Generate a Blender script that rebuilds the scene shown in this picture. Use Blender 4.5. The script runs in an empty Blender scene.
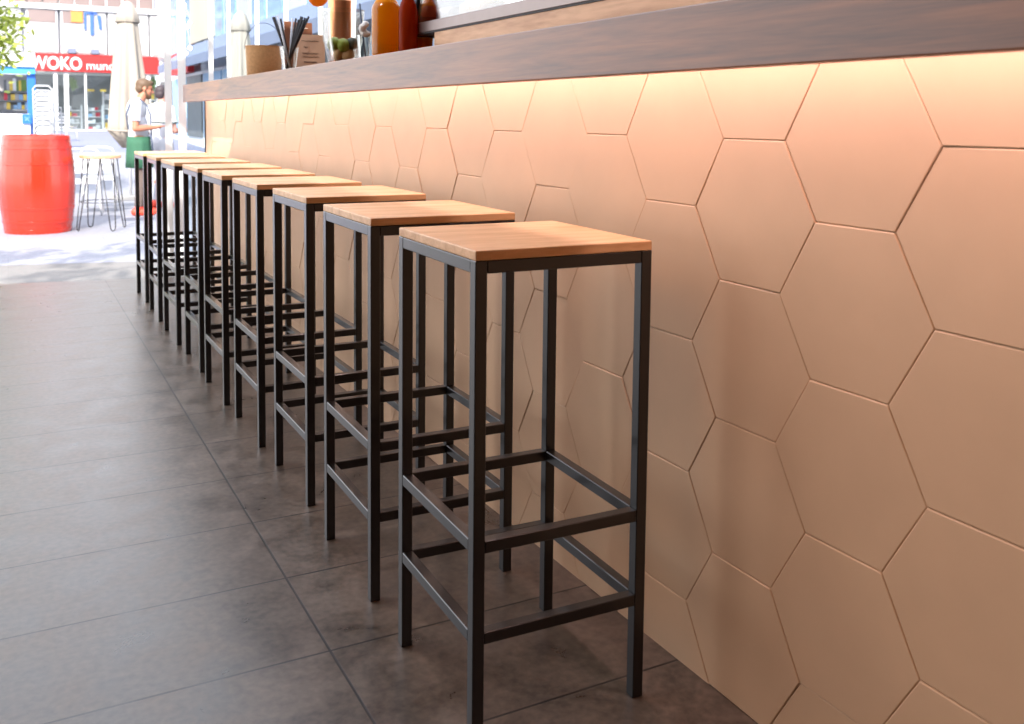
import bpy, bmesh, math, random
from mathutils import Vector, Matrix, Euler
random.seed(7)
PI = math.pi
SC = bpy.context.scene
COL = SC.collection

# ------------------------------------------------------------------ camera
F_PX, CX, CY = 949.127, 492.886, 187.674
YAW, PITCH, ROLL, CAM_H = 0.47521, 0.07342, 0.00911, 1.00395
_fw = Vector((math.sin(YAW)*math.cos(PITCH), math.cos(YAW)*math.cos(PITCH), -math.sin(PITCH)))
_r = Vector((math.cos(YAW), -math.sin(YAW), 0.0))
_u = _r.cross(_fw)
_c, _s = math.cos(ROLL), math.sin(ROLL)
RIGHT, UP = _c*_r + _s*_u, -_s*_r + _c*_u
CAM = Vector((0, 0, CAM_H))

def ray(px, py):
    return _fw + RIGHT*((px-CX)/F_PX) + UP*((CY-py)/F_PX)
def on_x(px, py, x):
    d = ray(px, py); return CAM + d*(x/d.x)
def on_y(px, py, y):
    d = ray(px, py); return CAM + d*(y/d.y)
def on_z(px, py, z):
    d = ray(px, py); return CAM + d*((z-CAM_H)/d.z)

cam_data = bpy.data.cameras.new('camera')
cam_data.sensor_width = 36.0
cam_data.lens = F_PX/1024*36.0
cam_data.shift_x = (512-CX)/1024
cam_data.shift_y = (CY-362)/1024
cam_data.clip_start = 0.05
cam_data.clip_end = 300
cam_data.dof.use_dof = True
cam_data.dof.focus_distance = 2.2
cam_data.dof.aperture_fstop = 7.0
cam = bpy.data.objects.new('camera', cam_data)
COL.objects.link(cam)
m3 = Matrix((RIGHT, UP, -_fw)).transposed()
cam.matrix_world = Matrix.Translation(CAM) @ m3.to_4x4()
SC.camera = cam

# ------------------------------------------------------------------ materials
def srgb(r, g, b):
    f = lambda c: (c/255/12.92) if c/255 <= 0.04045 else ((c/255+0.055)/1.055)**2.4
    return (f(r), f(g), f(b), 1.0)

def base_mat(name):
    m = bpy.data.materials.new(name); m.use_nodes = True
    nt = m.node_tree
    return m, nt, nt.nodes['Principled BSDF']

def mat(name, col, rough=0.6, metal=0.0, var=0.08, scale=30.0, bump=0.0, spec=0.5, coat=0.0, stretch=(1,1,1)):
    """plain surface with procedural tonal variation"""
    m, nt, b = base_mat(name)
    N, L = nt.nodes, nt.links
    tc = N.new('ShaderNodeTexCoord'); mp = N.new('ShaderNodeMapping'); mp.inputs['Scale'].default_value = stretch
    L.new(tc.outputs['Object'], mp.inputs['Vector'])
    no = N.new('ShaderNodeTexNoise'); no.inputs['Scale'].default_value = scale; no.inputs['Detail'].default_value = 5
    L.new(mp.outputs['Vector'], no.inputs['Vector'])
    mr = N.new('ShaderNodeMapRange')
    mr.inputs['To Min'].default_value = 1-var*1.6; mr.inputs['To Max'].default_value = 1+var*1.6
    L.new(no.outputs['Fac'], mr.inputs['Value'])
    mx = N.new('ShaderNodeVectorMath'); mx.operation = 'SCALE'
    mx.inputs[0].default_value = col[:3]
    L.new(mr.outputs['Result'], mx.inputs['Scale'])
    L.new(mx.outputs['Vector'], b.inputs['Base Color'])
    b.inputs['Roughness'].default_value = rough
    b.inputs['Metallic'].default_value = metal
    b.inputs['Specular IOR Level'].default_value = spec
    if coat: b.inputs['Coat Weight'].default_value = coat; b.inputs['Coat Roughness'].default_value = 0.12
    if bump:
        bp = N.new('ShaderNodeBump'); bp.inputs['Strength'].default_value = bump; bp.inputs['Distance'].default_value = 0.002
        L.new(no.outputs['Fac'], bp.inputs['Height']); L.new(bp.outputs['Normal'], b.inputs['Normal'])
    return m

def wood(name, c1, c2, rough=0.45, scale=6.0, stretch=(9, 1, 9), bump=0.15, randomise=True, coat=0.0, spec=0.5):
    m, nt, b = base_mat(name)
    N, L = nt.nodes, nt.links
    tc = N.new('ShaderNodeTexCoord')
    vec = tc.outputs['Object']
    if randomise:
        oi = N.new('ShaderNodeObjectInfo'); ml = N.new('ShaderNodeMath'); ml.operation = 'MULTIPLY'; ml.inputs[1].default_value = 37.0
        L.new(oi.outputs['Random'], ml.inputs[0])
        ad = N.new('ShaderNodeVectorMath'); ad.operation = 'ADD'
        L.new(vec, ad.inputs[0]); L.new(ml.outputs[0], ad.inputs[1]); vec = ad.outputs['Vector']
    mp = N.new('ShaderNodeMapping'); mp.inputs['Scale'].default_value = stretch
    L.new(vec, mp.inputs['Vector'])
    n1 = N.new('ShaderNodeTexNoise'); n1.inputs['Scale'].default_value = scale; n1.inputs['Detail'].default_value = 8; n1.inputs['Distortion'].default_value = 1.2
    n2 = N.new('ShaderNodeTexNoise'); n2.inputs['Scale'].default_value = scale*7; n2.inputs['Detail'].default_value = 6
    L.new(mp.outputs['Vector'], n1.inputs['Vector']); L.new(mp.outputs['Vector'], n2.inputs['Vector'])
    mm = N.new('ShaderNodeMath'); mm.operation = 'MULTIPLY_ADD'; mm.inputs[1].default_value = 0.35
    L.new(n2.outputs['Fac'], mm.inputs[0]); L.new(n1.outputs['Fac'], mm.inputs[2])
    cr = N.new('ShaderNodeValToRGB')
    cr.color_ramp.elements[0].position = 0.45; cr.color_ramp.elements[0].color = c1
    cr.color_ramp.elements[1].position = 0.88; cr.color_ramp.elements[1].color = c2
    L.new(mm.outputs[0], cr.inputs['Fac']); L.new(cr.outputs['Color'], b.inputs['Base Color'])
    b.inputs['Roughness'].default_value = rough
    b.inputs['Specular IOR Level'].default_value = spec
    if coat: b.inputs['Coat Weight'].default_value = coat; b.inputs['Coat Roughness'].default_value = 0.25
    bp = N.new('ShaderNodeBump'); bp.inputs['Strength'].default_value = bump; bp.inputs['Distance'].default_value = 0.001
    L.new(mm.outputs[0], bp.inputs['Height']); L.new(bp.outputs['Normal'], b.inputs['Normal'])
    return m

def emis(name, col, strength):
    m, nt, b = base_mat(name)
    b.inputs['Base Color'].default_value = col
    b.inputs['Emission Color'].default_value = col
    b.inputs['Emission Strength'].default_value = strength
    return m

def thin_glass(name, tint=(0.95, 0.98, 1.0, 1), refl=0.5, rough=0.02):
    m = bpy.data.materials.new(name); m.use_nodes = True
    nt = m.node_tree; N, L = nt.nodes, nt.links
    N.clear()
    out = N.new('ShaderNodeOutputMaterial')
    tr = N.new('ShaderNodeBsdfTransparent'); tr.inputs['Color'].default_value = tint
    gl = N.new('ShaderNodeBsdfGlossy'); gl.inputs['Roughness'].default_value = rough
    lw = N.new('ShaderNodeLayerWeight'); lw.inputs['Blend'].default_value = 0.35
    ml = N.new('ShaderNodeMath'); ml.operation = 'MULTIPLY'; ml.inputs[1].default_value = refl
    L.new(lw.outputs['Fresnel'], ml.inputs[0])
    mx = N.new('ShaderNodeMixShader')
    L.new(ml.outputs[0], mx.inputs['Fac']); L.new(tr.outputs[0], mx.inputs[1]); L.new(gl.outputs[0], mx.inputs[2])
    L.new(mx.outputs[0], out.inputs['Surface'])
    return m

def liquid(name, col, rough=0.08, trans=0.5):
    m = mat(name, col, rough=rough, var=0.12, scale=18)
    b = m.node_tree.nodes['Principled BSDF']
    b.inputs['Transmission Weight'].default_value = trans
    b.inputs['IOR'].default_value = 1.2
    nt = m.node_tree
    tl = nt.nodes.new('ShaderNodeBsdfTranslucent'); tl.inputs['Color'].default_value = col
    mx = nt.nodes.new('ShaderNodeMixShader'); mx.inputs['Fac'].default_value = 0.5
    out = nt.nodes['Material Output']
    nt.links.new(b.outputs[0], mx.inputs[1]); nt.links.new(tl.outputs[0], mx.inputs[2]); nt.links.new(mx.outputs[0], out.inputs['Surface'])
    return m

M = {}
# floor tiles -------------------------------------------------------------
def floor_material():
    m, nt, b = base_mat('floor_tile')
    N, L = nt.nodes, nt.links
    tc = N.new('ShaderNodeTexCoord'); mp = N.new('ShaderNodeMapping')
    mp.inputs['Location'].default_value = (-0.521+0.6*10, -2.295+0.315*20, 0)
    L.new(tc.outputs['Object'], mp.inputs['Vector'])
    br = N.new('ShaderNodeTexBrick'); br.offset = 0.0; br.squash = 1.0
    br.inputs['Scale'].default_value = 1.0; br.inputs['Brick Width'].default_value = 0.6; br.inputs['Row Height'].default_value = 0.315
    br.inputs['Mortar Size'].default_value = 0.0027; br.inputs['Mortar Smooth'].default_value = 0.2; br.inputs['Bias'].default_value = 0.0
    br.inputs['Color1'].default_value = (0.42, 0.42, 0.42, 1); br.inputs['Color2'].default_value = (0.58, 0.58, 0.58, 1)
    br.inputs['Mortar'].default_value = (0.1, 0.1, 0.1, 1)
    L.new(mp.outputs['Vector'], br.inputs['Vector'])
    n1 = N.new('ShaderNodeTexNoise'); n1.inputs['Scale'].default_value = 8.0; n1.inputs['Detail'].default_value = 9; n1.inputs['Roughness'].default_value = 0.62; n1.inputs['Distortion'].default_value = 0.6
    n2 = N.new('ShaderNodeTexNoise'); n2.inputs['Scale'].default_value = 60; n2.inputs['Detail'].default_value = 6
    L.new(tc.outputs['Object'], n1.inputs['Vector']); L.new(tc.outputs['Object'], n2.inputs['Vector'])
    cr = N.new('ShaderNodeValToRGB')
    cr.color_ramp.elements[0].position = 0.3; cr.color_ramp.elements[0].color = srgb(56, 47, 40)
    cr.color_ramp.elements[1].position = 0.72; cr.color_ramp.elements[1].color = srgb(110, 96, 84)
    ad = N.new('ShaderNodeMath'); ad.operation = 'MULTIPLY_ADD'; ad.inputs[1].default_value = 0.5
    L.new(n2.outputs['Fac'], ad.inputs[0])
    sb = N.new('ShaderNodeMath'); sb.operation = 'SUBTRACT'; sb.inputs[1].default_value = 0.25
    L.new(n1.outputs['Fac'], sb.inputs[0]); L.new(sb.outputs[0], ad.inputs[2])
    L.new(ad.outputs[0], cr.inputs['Fac'])
    mixc = N.new('ShaderNodeMix'); mixc.data_type = 'RGBA'; mixc.blend_type = 'OVERLAY'; mixc.inputs['Factor'].default_value = 0.35
    L.new(cr.outputs['Color'], mixc.inputs[6]); L.new(br.outputs['Color'], mixc.inputs[7])
    mort = N.new('ShaderNodeMix'); mort.data_type = 'RGBA'
    L.new(br.outputs['Fac'], mort.inputs['Factor']); L.new(mixc.outputs[2], mort.inputs[6]); mort.inputs[7].default_value = srgb(26, 22, 20)
    L.new(mort.outputs[2], b.inputs['Base Color'])
    mr = N.new('ShaderNodeMapRange'); mr.inputs['From Min'].default_value = 0.3; mr.inputs['From Max'].default_value = 0.7
    mr.inputs['To Min'].default_value = 0.26; mr.inputs['To Max'].default_value = 0.42
    L.new(n1.outputs['Fac'], mr.inputs['Value']); L.new(mr.outputs['Result'], b.inputs['Roughness'])
    b.inputs['Specular IOR Level'].default_value = 0.6
    inv = N.new('ShaderNodeMath'); inv.operation = 'MULTIPLY_ADD'; inv.inputs[1].default_value = -2.5
    L.new(br.outputs['Fac'], inv.inputs[0]); L.new(ad.outputs[0], inv.inputs[2])
    bp = N.new('ShaderNodeBump'); bp.inputs['Strength'].default_value = 0.2; bp.inputs['Distance'].default_value = 0.0006
    L.new(inv.outputs[0], bp.inputs['Height']); L.new(bp.outputs['Normal'], b.inputs['Normal'])
    return m

def paving_material(name, c1, c2, w, h, mortar=0.006, nscale=40):
    m, nt, b = base_mat(name)
    N, L = nt.nodes, nt.links
    tc = N.new('ShaderNodeTexCoord')
    br = N.new('ShaderNodeTexBrick'); br.inputs['Scale'].default_value = 1.0
    br.inputs['Brick Width'].default_value = w; br.inputs['Row Height'].default_value = h; br.inputs['Mortar Size'].default_value = mortar
    br.inputs['Color1'].default_value = c1; br.inputs['Color2'].default_value = c2
    br.inputs['Mortar'].default_value = (c1[0]*0.8, c1[1]*0.8, c1[2]*0.8, 1)
    L.new(tc.outputs['Object'], br.inputs['Vector'])
    no = N.new('ShaderNodeTexNoise'); no.inputs['Scale'].default_value = nscale; no.inputs['Detail'].default_value = 8; no.inputs['Roughness'].default_value = 0.7
    L.new(tc.outputs['Object'], no.inputs['Vector'])
    mr = N.new('ShaderNodeMapRange'); mr.inputs['To Min'].default_value = 0.55; mr.inputs['To Max'].default_value = 1.45
    L.new(no.outputs['Fac'], mr.inputs['Value'])
    mx = N.new('ShaderNodeVectorMath'); mx.operation = 'SCALE'
    L.new(br.outputs['Color'], mx.inputs[0]); L.new(mr.outputs['Result'], mx.inputs['Scale'])
    L.new(mx.outputs['Vector'], b.inputs['Base Color'])
    b.inputs['Roughness'].default_value = 0.8
    return m

M['floor'] = floor_material()
M['strip'] = paving_material('speckled_granite', srgb(116, 112, 108), srgb(122, 118, 114), 2.6, 2.6, 0.001, 55)
M['paving'] = paving_material('pale_paving', srgb(134, 134, 142), srgb(138, 138, 146), 1.8, 1.2, 0.003, 26)
M['shaded_asphalt'] = paving_material('shaded_blue_asphalt', srgb(118, 122, 142), srgb(122, 126, 146), 1.5, 1.5, 0.002, 30)  # asphalt with the far street's shade put into its darker colour
M['tile'] = mat('wall_tile', srgb(206, 170, 137), rough=0.5, var=0.05, scale=9, bump=0.06, spec=0.35)
M['plaster'] = mat('plaster', srgb(112, 84, 62), rough=0.9, var=0.04, scale=12)
M['ceiling'] = mat('ceiling_paint', srgb(96, 74, 56), rough=0.9, var=0.04, scale=10)
M['seat'] = wood('seat_wood', srgb(204, 152, 100), srgb(234, 188, 138), rough=0.55, scale=3.0, stretch=(1.2, 9, 9), bump=0.08, spec=0.4, coat=0.35)
M['counter'] = wood('counter_wood', srgb(88, 50, 24), srgb(142, 88, 46), rough=0.4, scale=2.4, stretch=(16, 0.8, 16), bump=0.06, randomise=False, coat=0.3)
M['steel'] = mat('black_steel', srgb(17, 14, 15), rough=0.35, metal=0.0, var=0.25, scale=40, spec=0.4, bump=0.03, coat=0.6)
M['pale_wood'] = wood('pale_wood', srgb(170, 122, 84), srgb(214, 170, 130), rough=0.5, scale=3, stretch=(8, 1, 8), bump=0.1, randomise=False)
M['case_metal'] = mat('case_metal', srgb(128, 116, 112), rough=0.35, metal=0.7, var=0.06)
M['gasket'] = mat('gasket', srgb(30, 26, 28), rough=0.6)
M['white_metal'] = mat('white_metal', srgb(196, 196, 198), rough=0.5, var=0.03)
M['frame'] = mat('frame_metal', srgb(222, 224, 224), rough=0.4, var=0.03)
M['glass'] = thin_glass('window_glass', (0.88, 0.93, 0.95, 1), 0.55)
M['clear'] = thin_glass('clear_glass', (0.96, 0.97, 0.96, 1), 0.6)
M['red'] = mat('red_paint', srgb(194, 42, 20), rough=0.25, var=0.1, scale=5, coat=0.4, stretch=(1, 1, 0.3))
M['sign_red'] = mat('sign_red', srgb(186, 34, 32), rough=0.5, var=0.05, scale=3)
M['white'] = mat('white_paint', srgb(205, 205, 205), rough=0.6, var=0.03, scale=3)
M['facade'] = mat('facade_render', srgb(180, 180, 184), rough=0.8, var=0.05, scale=2)
M['brown_panel'] = mat('brown_window', srgb(128, 112, 108), rough=0.3, var=0.15, scale=1.5)
M['pale_pane'] = mat('pale_window', srgb(166, 164, 162), rough=0.3, var=0.12, scale=0.8)
M['blue'] = mat('blue_paint', srgb(36, 104, 190), rough=0.45, var=0.06, scale=4)
M['sky_blue'] = mat('light_blue_paint', srgb(72, 160, 216), rough=0.45, var=0.06, scale=4)
M['blue_glass'] = mat('blue_glass', srgb(124, 152, 176), rough=0.12, var=0.25, scale=0.9, stretch=(1, 1, 5))
M['beige'] = mat('beige_panel', srgb(176, 162, 144), rough=0.7, var=0.08, scale=0.8)
M['awning'] = mat('awning_canvas', srgb(108, 114, 134), rough=0.8, var=0.06, scale=3)
M['dark'] = mat('hazed_interior', srgb(104, 106, 106), rough=0.5, var=0.2, scale=2)  # dark shop interior lifted to grey, background haze mixed into the colour
M['orange'] = mat('orange_print', srgb(208, 130, 62), rough=0.6, var=0.08, scale=3)
M['canvas'] = mat('cream_canvas', srgb(158, 148, 136), rough=0.85, var=0.05, scale=6, stretch=(1, 1, 0.2))
M['concrete'] = mat('concrete', srgb(150, 148, 146), rough=0.9, var=0.1)
M['bark'] = mat('bark', srgb(96, 80, 64), rough=0.9, var=0.25, scale=14, bump=0.5)
M['skin'] = mat('skin', srgb(172, 112, 86), rough=0.5, var=0.04, scale=20)
M['skin_pale'] = mat('skin_pale', srgb(186, 136, 120), rough=0.5, var=0.04, scale=20)
M['hair'] = mat('brown_hair', srgb(92, 70, 50), rough=0.6, var=0.3, scale=70, bump=0.5)
M['hair_dark'] = mat('dark_hair', srgb(56, 44, 48), rough=0.6, var=0.3, scale=70, bump=0.5)
M['shirt'] = mat('white_shirt', srgb(188, 188, 194), rough=0.8, var=0.04, scale=12, bump=0.2)
M['apron'] = mat('green_apron', srgb(46, 92, 68), rough=0.8, var=0.1, scale=10, bump=0.2)
M['trousers'] = mat('brown_trousers', srgb(98, 84, 78), rough=0.85, var=0.12, scale=14)
M['pale_trousers'] = mat('pale_trousers', srgb(170, 172, 180), rough=0.85, var=0.08, scale=14)
M['shoe'] = mat('red_shoe', srgb(220, 72, 50), rough=0.5, var=0.06)
M['strap'] = mat('grey_strap', srgb(70, 82, 104), rough=0.7)
M['tray'] = mat('tray', srgb(96, 116, 112), rough=0.3, metal=0.4)
M['eye'] = mat('eye', srgb(36, 28, 24), rough=0.2)
M['lip'] = mat('lip', srgb(160, 88, 80), rough=0.5)
M['kraft'] = mat('kraft_card', srgb(222, 176, 142), rough=0.85, var=0.06, scale=40)
M['basket'] = mat('brown_basket', srgb(182, 138, 92), rough=0.85, var=0.2, scale=90, bump=0.6)
M['board'] = mat('brown_board', srgb(112, 66, 40), rough=0.7, var=0.1)
M['ink'] = mat('ink', srgb(94, 62, 48), rough=0.8)
M['chalk'] = mat('chalk', srgb(226, 216, 204), rough=0.9)
M['straw'] = mat('black_straw', srgb(30, 22, 24), rough=0.6)
M['straw_white'] = mat('pale_straw', srgb(206, 208, 216), rough=0.35)
M['juice'] = liquid('orange_juice', srgb(255, 178, 30), 0.35, 0.1)
M['amber'] = liquid('amber_glass', srgb(232, 140, 40), 0.1, 0.5)
M['red_amber'] = liquid('red_amber_glass', srgb(176, 62, 22), 0.1, 0.5)
M['copper'] = mat('copper', srgb(248, 168, 120), rough=0.36, metal=1.0, var=0.06, scale=8, stretch=(6, 6, 0.4))
M['lime'] = mat('lime', srgb(150, 158, 50), rough=0.5, var=0.25, scale=30)
M['lime_dark'] = mat('herb', srgb(50, 52, 30), rough=0.6, var=0.3, scale=40)
M['peel'] = mat('citrus_peel', srgb(222, 180, 130), rough=0.5, var=0.2, scale=30)
M['napkin'] = mat('napkin', srgb(232, 226, 222), rough=0.85, var=0.03)
M['label_orange'] = mat('orange_label', srgb(196, 98, 52), rough=0.7, var=0.08)
M['gold_band'] = mat('dark_gold_band', srgb(92, 62, 26), rough=0.4, var=0.3, scale=60)
M['goods_red'] = mat('goods_red', srgb(206, 60, 72), rough=0.5)
M['goods_green'] = mat('goods_green', srgb(110, 140, 70), rough=0.5, var=0.3, scale=5)
M['goods_yellow'] = mat('goods_yellow', srgb(230, 196, 84), rough=0.5)
M['goods_blue'] = mat('goods_blue', srgb(140, 176, 206), rough=0.5)
M['goods_white'] = mat('goods_white', srgb(222, 222, 220), rough=0.5)
M['bulb'] = emis('warm_bulb', (1.0, 0.72, 0.42, 1), 3.5)
M['led'] = emis('led', (1.0, 0.66, 0.42, 1), 6.0)
def leaf_material(name, c):
    m = mat(name, c, rough=0.5, var=0.3, scale=3)
    b = m.node_tree.nodes['Principled BSDF']; b.inputs['Transmission Weight'].default_value = 0.0
    b.inputs['Subsurface Weight'].default_value = 0.0
    return m
M['leaf'] = leaf_material('yellow_green_leaf', srgb(158, 172, 74))

# ------------------------------------------------------------------ mesh helpers
def add_box(bm, lo, hi, bevel=0.0, mtx=None, seg=2):
    r = bmesh.ops.create_cube(bm, size=1.0)
    vs = r['verts']
    lo, hi = Vector(lo), Vector(hi)
    c, d = (lo+hi)/2, hi-lo
    for v in vs: v.co = Vector((v.co.x*d.x, v.co.y*d.y, v.co.z*d.z)) + c
    if bevel:
        es = list({e for v in vs for e in v.link_edges})
        g = bmesh.ops.bevel(bm, geom=es, offset=bevel, segments=seg, affect='EDGES', profile=0.5)
        vs = list({v for f in g['faces'] for v in f.verts} | {v for v in vs if v.is_valid})
    if mtx is not None:
        for v in vs: v.co = mtx @ v.co
    return vs

def add_tube(bm, pts, r, seg=8, cap=True, closed=False):
    pts = [Vector(p) for p in pts]
    n = len(pts)
    rs = r if isinstance(r, (list, tuple)) else [r]*n
    rings = []
    ref = None
    for i, p in enumerate(pts):
        if closed: t = pts[(i+1) % n]-pts[i-1]
        else: t = pts[min(i+1, n-1)]-pts[max(i-1, 0)]
        t.normalize()
        if ref is None:
            ref = Vector((0, 0, 1)) if abs(t.z) < 0.9 else Vector((1, 0, 0))
        a = (ref - t*ref.dot(t))
        if a.length < 1e-5: a = t.orthogonal()
        a.normalize(); b = t.cross(a); ref = a
        rings.append([bm.verts.new(p + (a*math.cos(2*PI*k/seg) + b*math.sin(2*PI*k/seg))*rs[i]) for k in range(seg)])
    m = n if closed else n-1
    for i in range(m):
        A, B = rings[i], rings[(i+1) % n]
        for k in range(seg):
            bm.faces.new((A[k], A[(k+1) % seg], B[(k+1) % seg], B[k]))
    if cap and not closed:
        bm.faces.new(list(reversed(rings[0]))); bm.faces.new(rings[-1])
    return [v for rg in rings for v in rg]

def add_lathe(bm, prof, seg=32, c=(0, 0, 0), cap=(True, True), mod=None):
    c = Vector(c); rings = []
    for j, (r, z) in enumerate(prof):
        ring = []
        for k in range(seg):
            a = 2*PI*k/seg
            rr = r*(mod(a, j, z) if mod else 1.0)
            ring.append(bm.verts.new(c + Vector((rr*math.cos(a), rr*math.sin(a), z))))
        rings.append(ring)
    for A, B in zip(rings, rings[1:]):
        for k in range(seg):
            bm.faces.new((A[k], A[(k+1) % seg], B[(k+1) % seg], B[k]))
    if cap[0]: bm.faces.new(list(reversed(rings[0])))
    if cap[1]: bm.faces.new(rings[-1])
    return [v for rg in rings for v in rg]

def add_ball(bm, c, r, seg=16, rings=10, rot=None):
    """ellipsoid"""
    r = Vector(r) if not isinstance(r, (int, float)) else Vector((r, r, r))
    g = bmesh.ops.create_uvsphere(bm, u_segments=seg, v_segments=rings, radius=1.0)
    mt = Matrix.Translation(Vector(c)) @ (rot.to_matrix().to_4x4() if rot else Matrix.Identity(4)) @ Matrix.Diagonal((r.x, r.y, r.z, 1))
    for v in g['verts']: v.co = mt @ v.co
    return g['verts']

def add_poly(bm, pts):
    return bm.faces.new([bm.verts.new(Vector(p)) for p in pts])

def add_prism(bm, poly, axis_vec):
    """extrude a closed polygon (3-D points) along a vector"""
    d = Vector(axis_vec)
    a = [bm.verts.new(Vector(p)) for p in poly]; b = [bm.verts.new(Vector(p)+d) for p in poly]
    n = len(a)
    bm.faces.new(list(reversed(a))); bm.faces.new(b)
    for k in range(n): bm.faces.new((a[k], a[(k+1) % n], b[(k+1) % n], b[k]))
    return a+b

def obj(name, bm, m, parent=None, smooth=False, loc=None):
    bmesh.ops.recalc_face_normals(bm, faces=bm.faces)
    me = bpy.data.meshes.new(name); bm.to_mesh(me); bm.free()
    if isinstance(m, (list, tuple)):
        for x in m: me.materials.append(x)
    else: me.materials.append(m)
    if smooth:
        for p in me.polygons: p.use_smooth = True
        if smooth == 'auto':
            try: me.set_sharp_from_angle(angle=math.radians(35))
            except Exception: pass
    o = bpy.data.objects.new(name, me); COL.objects.link(o)
    if parent: o.parent = parent
    if loc: o.location = loc
    return o

def tag(o, label, cat, group=None):
    o['label'] = label; o['category'] = cat
    if group: o['group'] = group
    return o

def thing(name, label, cat, loc=(0, 0, 0), rz=0.0, group=None):
    o = bpy.data.objects.new(name, None); COL.objects.link(o)
    o.empty_display_size = 0.1
    o.location = loc; o.rotation_euler = (0, 0, rz)
    return tag(o, label, cat, group)

def struct(name, bm, m, smooth=False):
    o = obj(name, bm, m, smooth=smooth); o['kind'] = 'structure'; return o

def dup(root, loc, rz=0.0, label=None, scale=None):
    r = root.copy(); COL.objects.link(r); r.location = loc; r.rotation_euler = (0, 0, rz)
    if label: r['label'] = label
    if scale: r.scale = scale
    for ch in list(root.children):
        c = ch.copy(); COL.objects.link(c); c.parent = r
        for g in list(ch.children):
            d = g.copy(); COL.objects.link(d); d.parent = c
    return r

def nb(): return bmesh.new()

def text_mesh(name, body, size, m, parent, loc, rot, extrude=0.01, bold=0.0):
    cu = bpy.data.curves.new(name, 'FONT'); cu.body = body; cu.size = size; cu.extrude = extrude; cu.offset = bold
    t = bpy.data.objects.new(name+'_src', cu); COL.objects.link(t)
    dg = bpy.context.evaluated_depsgraph_get()
    me = bpy.data.meshes.new_from_object(t.evaluated_get(dg))
    bpy.data.objects.remove(t); bpy.data.curves.remove(cu)
    me.materials.clear(); me.materials.append(m)
    o = bpy.data.objects.new(name, me); COL.objects.link(o)
    o.parent = parent; o.location = loc; o.rotation_euler = rot
    return o

# ------------------------------------------------------------------ the room
WX = 1.0921            # face of the tiled bar wall
WALL_END = 5.95
STREET = -0.30
def front_y(x): return 6.245 - 0.168*x     # threshold line runs slightly askew

bm = nb()
y_l, y_r = front_y(-3.2), front_y(4.2)
top = [(-3.2, -3.0, 0), (4.2, -3.0, 0), (4.2, y_r, 0), (-3.2, y_l, 0)]
add_prism(bm, top, (0, 0, -0.36))
struct('floor', bm, M['floor'])

def hex_wall():
    bm = nb()
    P, H2, a = 0.2137, 0.1215, 0.0722     # column pitch, half height, half edge
    for k in range(-18, 26):
        yc = 1.1915 + k*P
        off = 0.0 if k % 2 == 0 else H2
        for n in range(-1, 6):
            zc = H2 + off + n*2*H2         # even columns have edges at multiples of the full height
            rnd = random.uniform(-0.0004, 0.0004); tx = random.uniform(-0.0015, 0.0015); tz = random.uniform(-0.0015, 0.0015)
            dirs = [(a, H2), (P-a, 0), (a, -H2), (-a, -H2), (-(P-a), 0), (-a, H2)]
            def ring(s, x):
                out = []
                for (dy, dz) in dirs:
                    L_ = math.hypot(dy, dz); q = (L_-s)/L_
                    out.append(bm.verts.new((x + rnd + tx*dy/0.15 + tz*dz/0.15, yc+dy*q, zc+dz*q)))
                return out
            r0, r1, r2 = ring(0.0005, WX+0.0019), ring(0.0008, WX+0.0003), ring(0.0025, WX-0.0006)
            for A, B in ((r0, r1), (r1, r2)):
                for i in range(6): bm.faces.new((A[i], A[(i+1) % 6], B[(i+1) % 6], B[i]))
            bm.faces.new(r2)
    def cut(co, no):
        bmesh.ops.bisect_plane(bm, geom=bm.verts[:]+bm.edges[:]+bm.faces[:], plane_co=co, plane_no=no, clear_outer=True)
    cut((0, 0, 1.1424), (0, 0, 1)); cut((0, 0, 0.0), (0, 0, -1)); cut((0, WALL_END, 0), (0, 1, 0)); cut((0, -2.2, 0), (0, -1, 0))
    bmesh.ops.recalc_face_normals(bm, faces=bm.faces)
    add_box(bm, (WX+0.0024, -2.2, 0), (WX+0.13, WALL_END, 1.1424))
    return bm
bm = hex_wall()
bmesh.ops.recalc_face_normals(bm, faces=bm.faces)
struct('wall_right', bm, M['tile'])

# rest of the shell (mostly beyond the frame)
bm = nb(); add_box(bm, (-3.35, -3.0, 0), (-3.2, 2.7, 2.9)); struct('wall_left', bm, M['plaster'])
bm = nb(); add_box(bm, (-3.35, -3.15, 0), (4.35, -3.0, 2.9)); struct('wall_back', bm, M['plaster'])
bm = nb(); add_box(bm, (4.2, -3.0, 0), (4.35, front_y(4.2), 2.9)); struct('wall_bar_side', bm, M['plaster'])
bm = nb(); add_prism(bm, [(-3.35, -3.15, 2.9), (4.35, -3.15, 2.9), (4.35, 2.6, 2.9), (-3.35, 2.6, 2.9)], (0, 0, 0.15)); struct('ceiling', bm, M['ceiling'])
# dark gasket and white trim that close the end of the tiled wall
bm = nb(); add_box(bm, (WX-0.006, WALL_END+0.001, 0), (WX+0.03, WALL_END+0.014, 1.09)); struct('trim_1', bm, M['gasket'])

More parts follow.
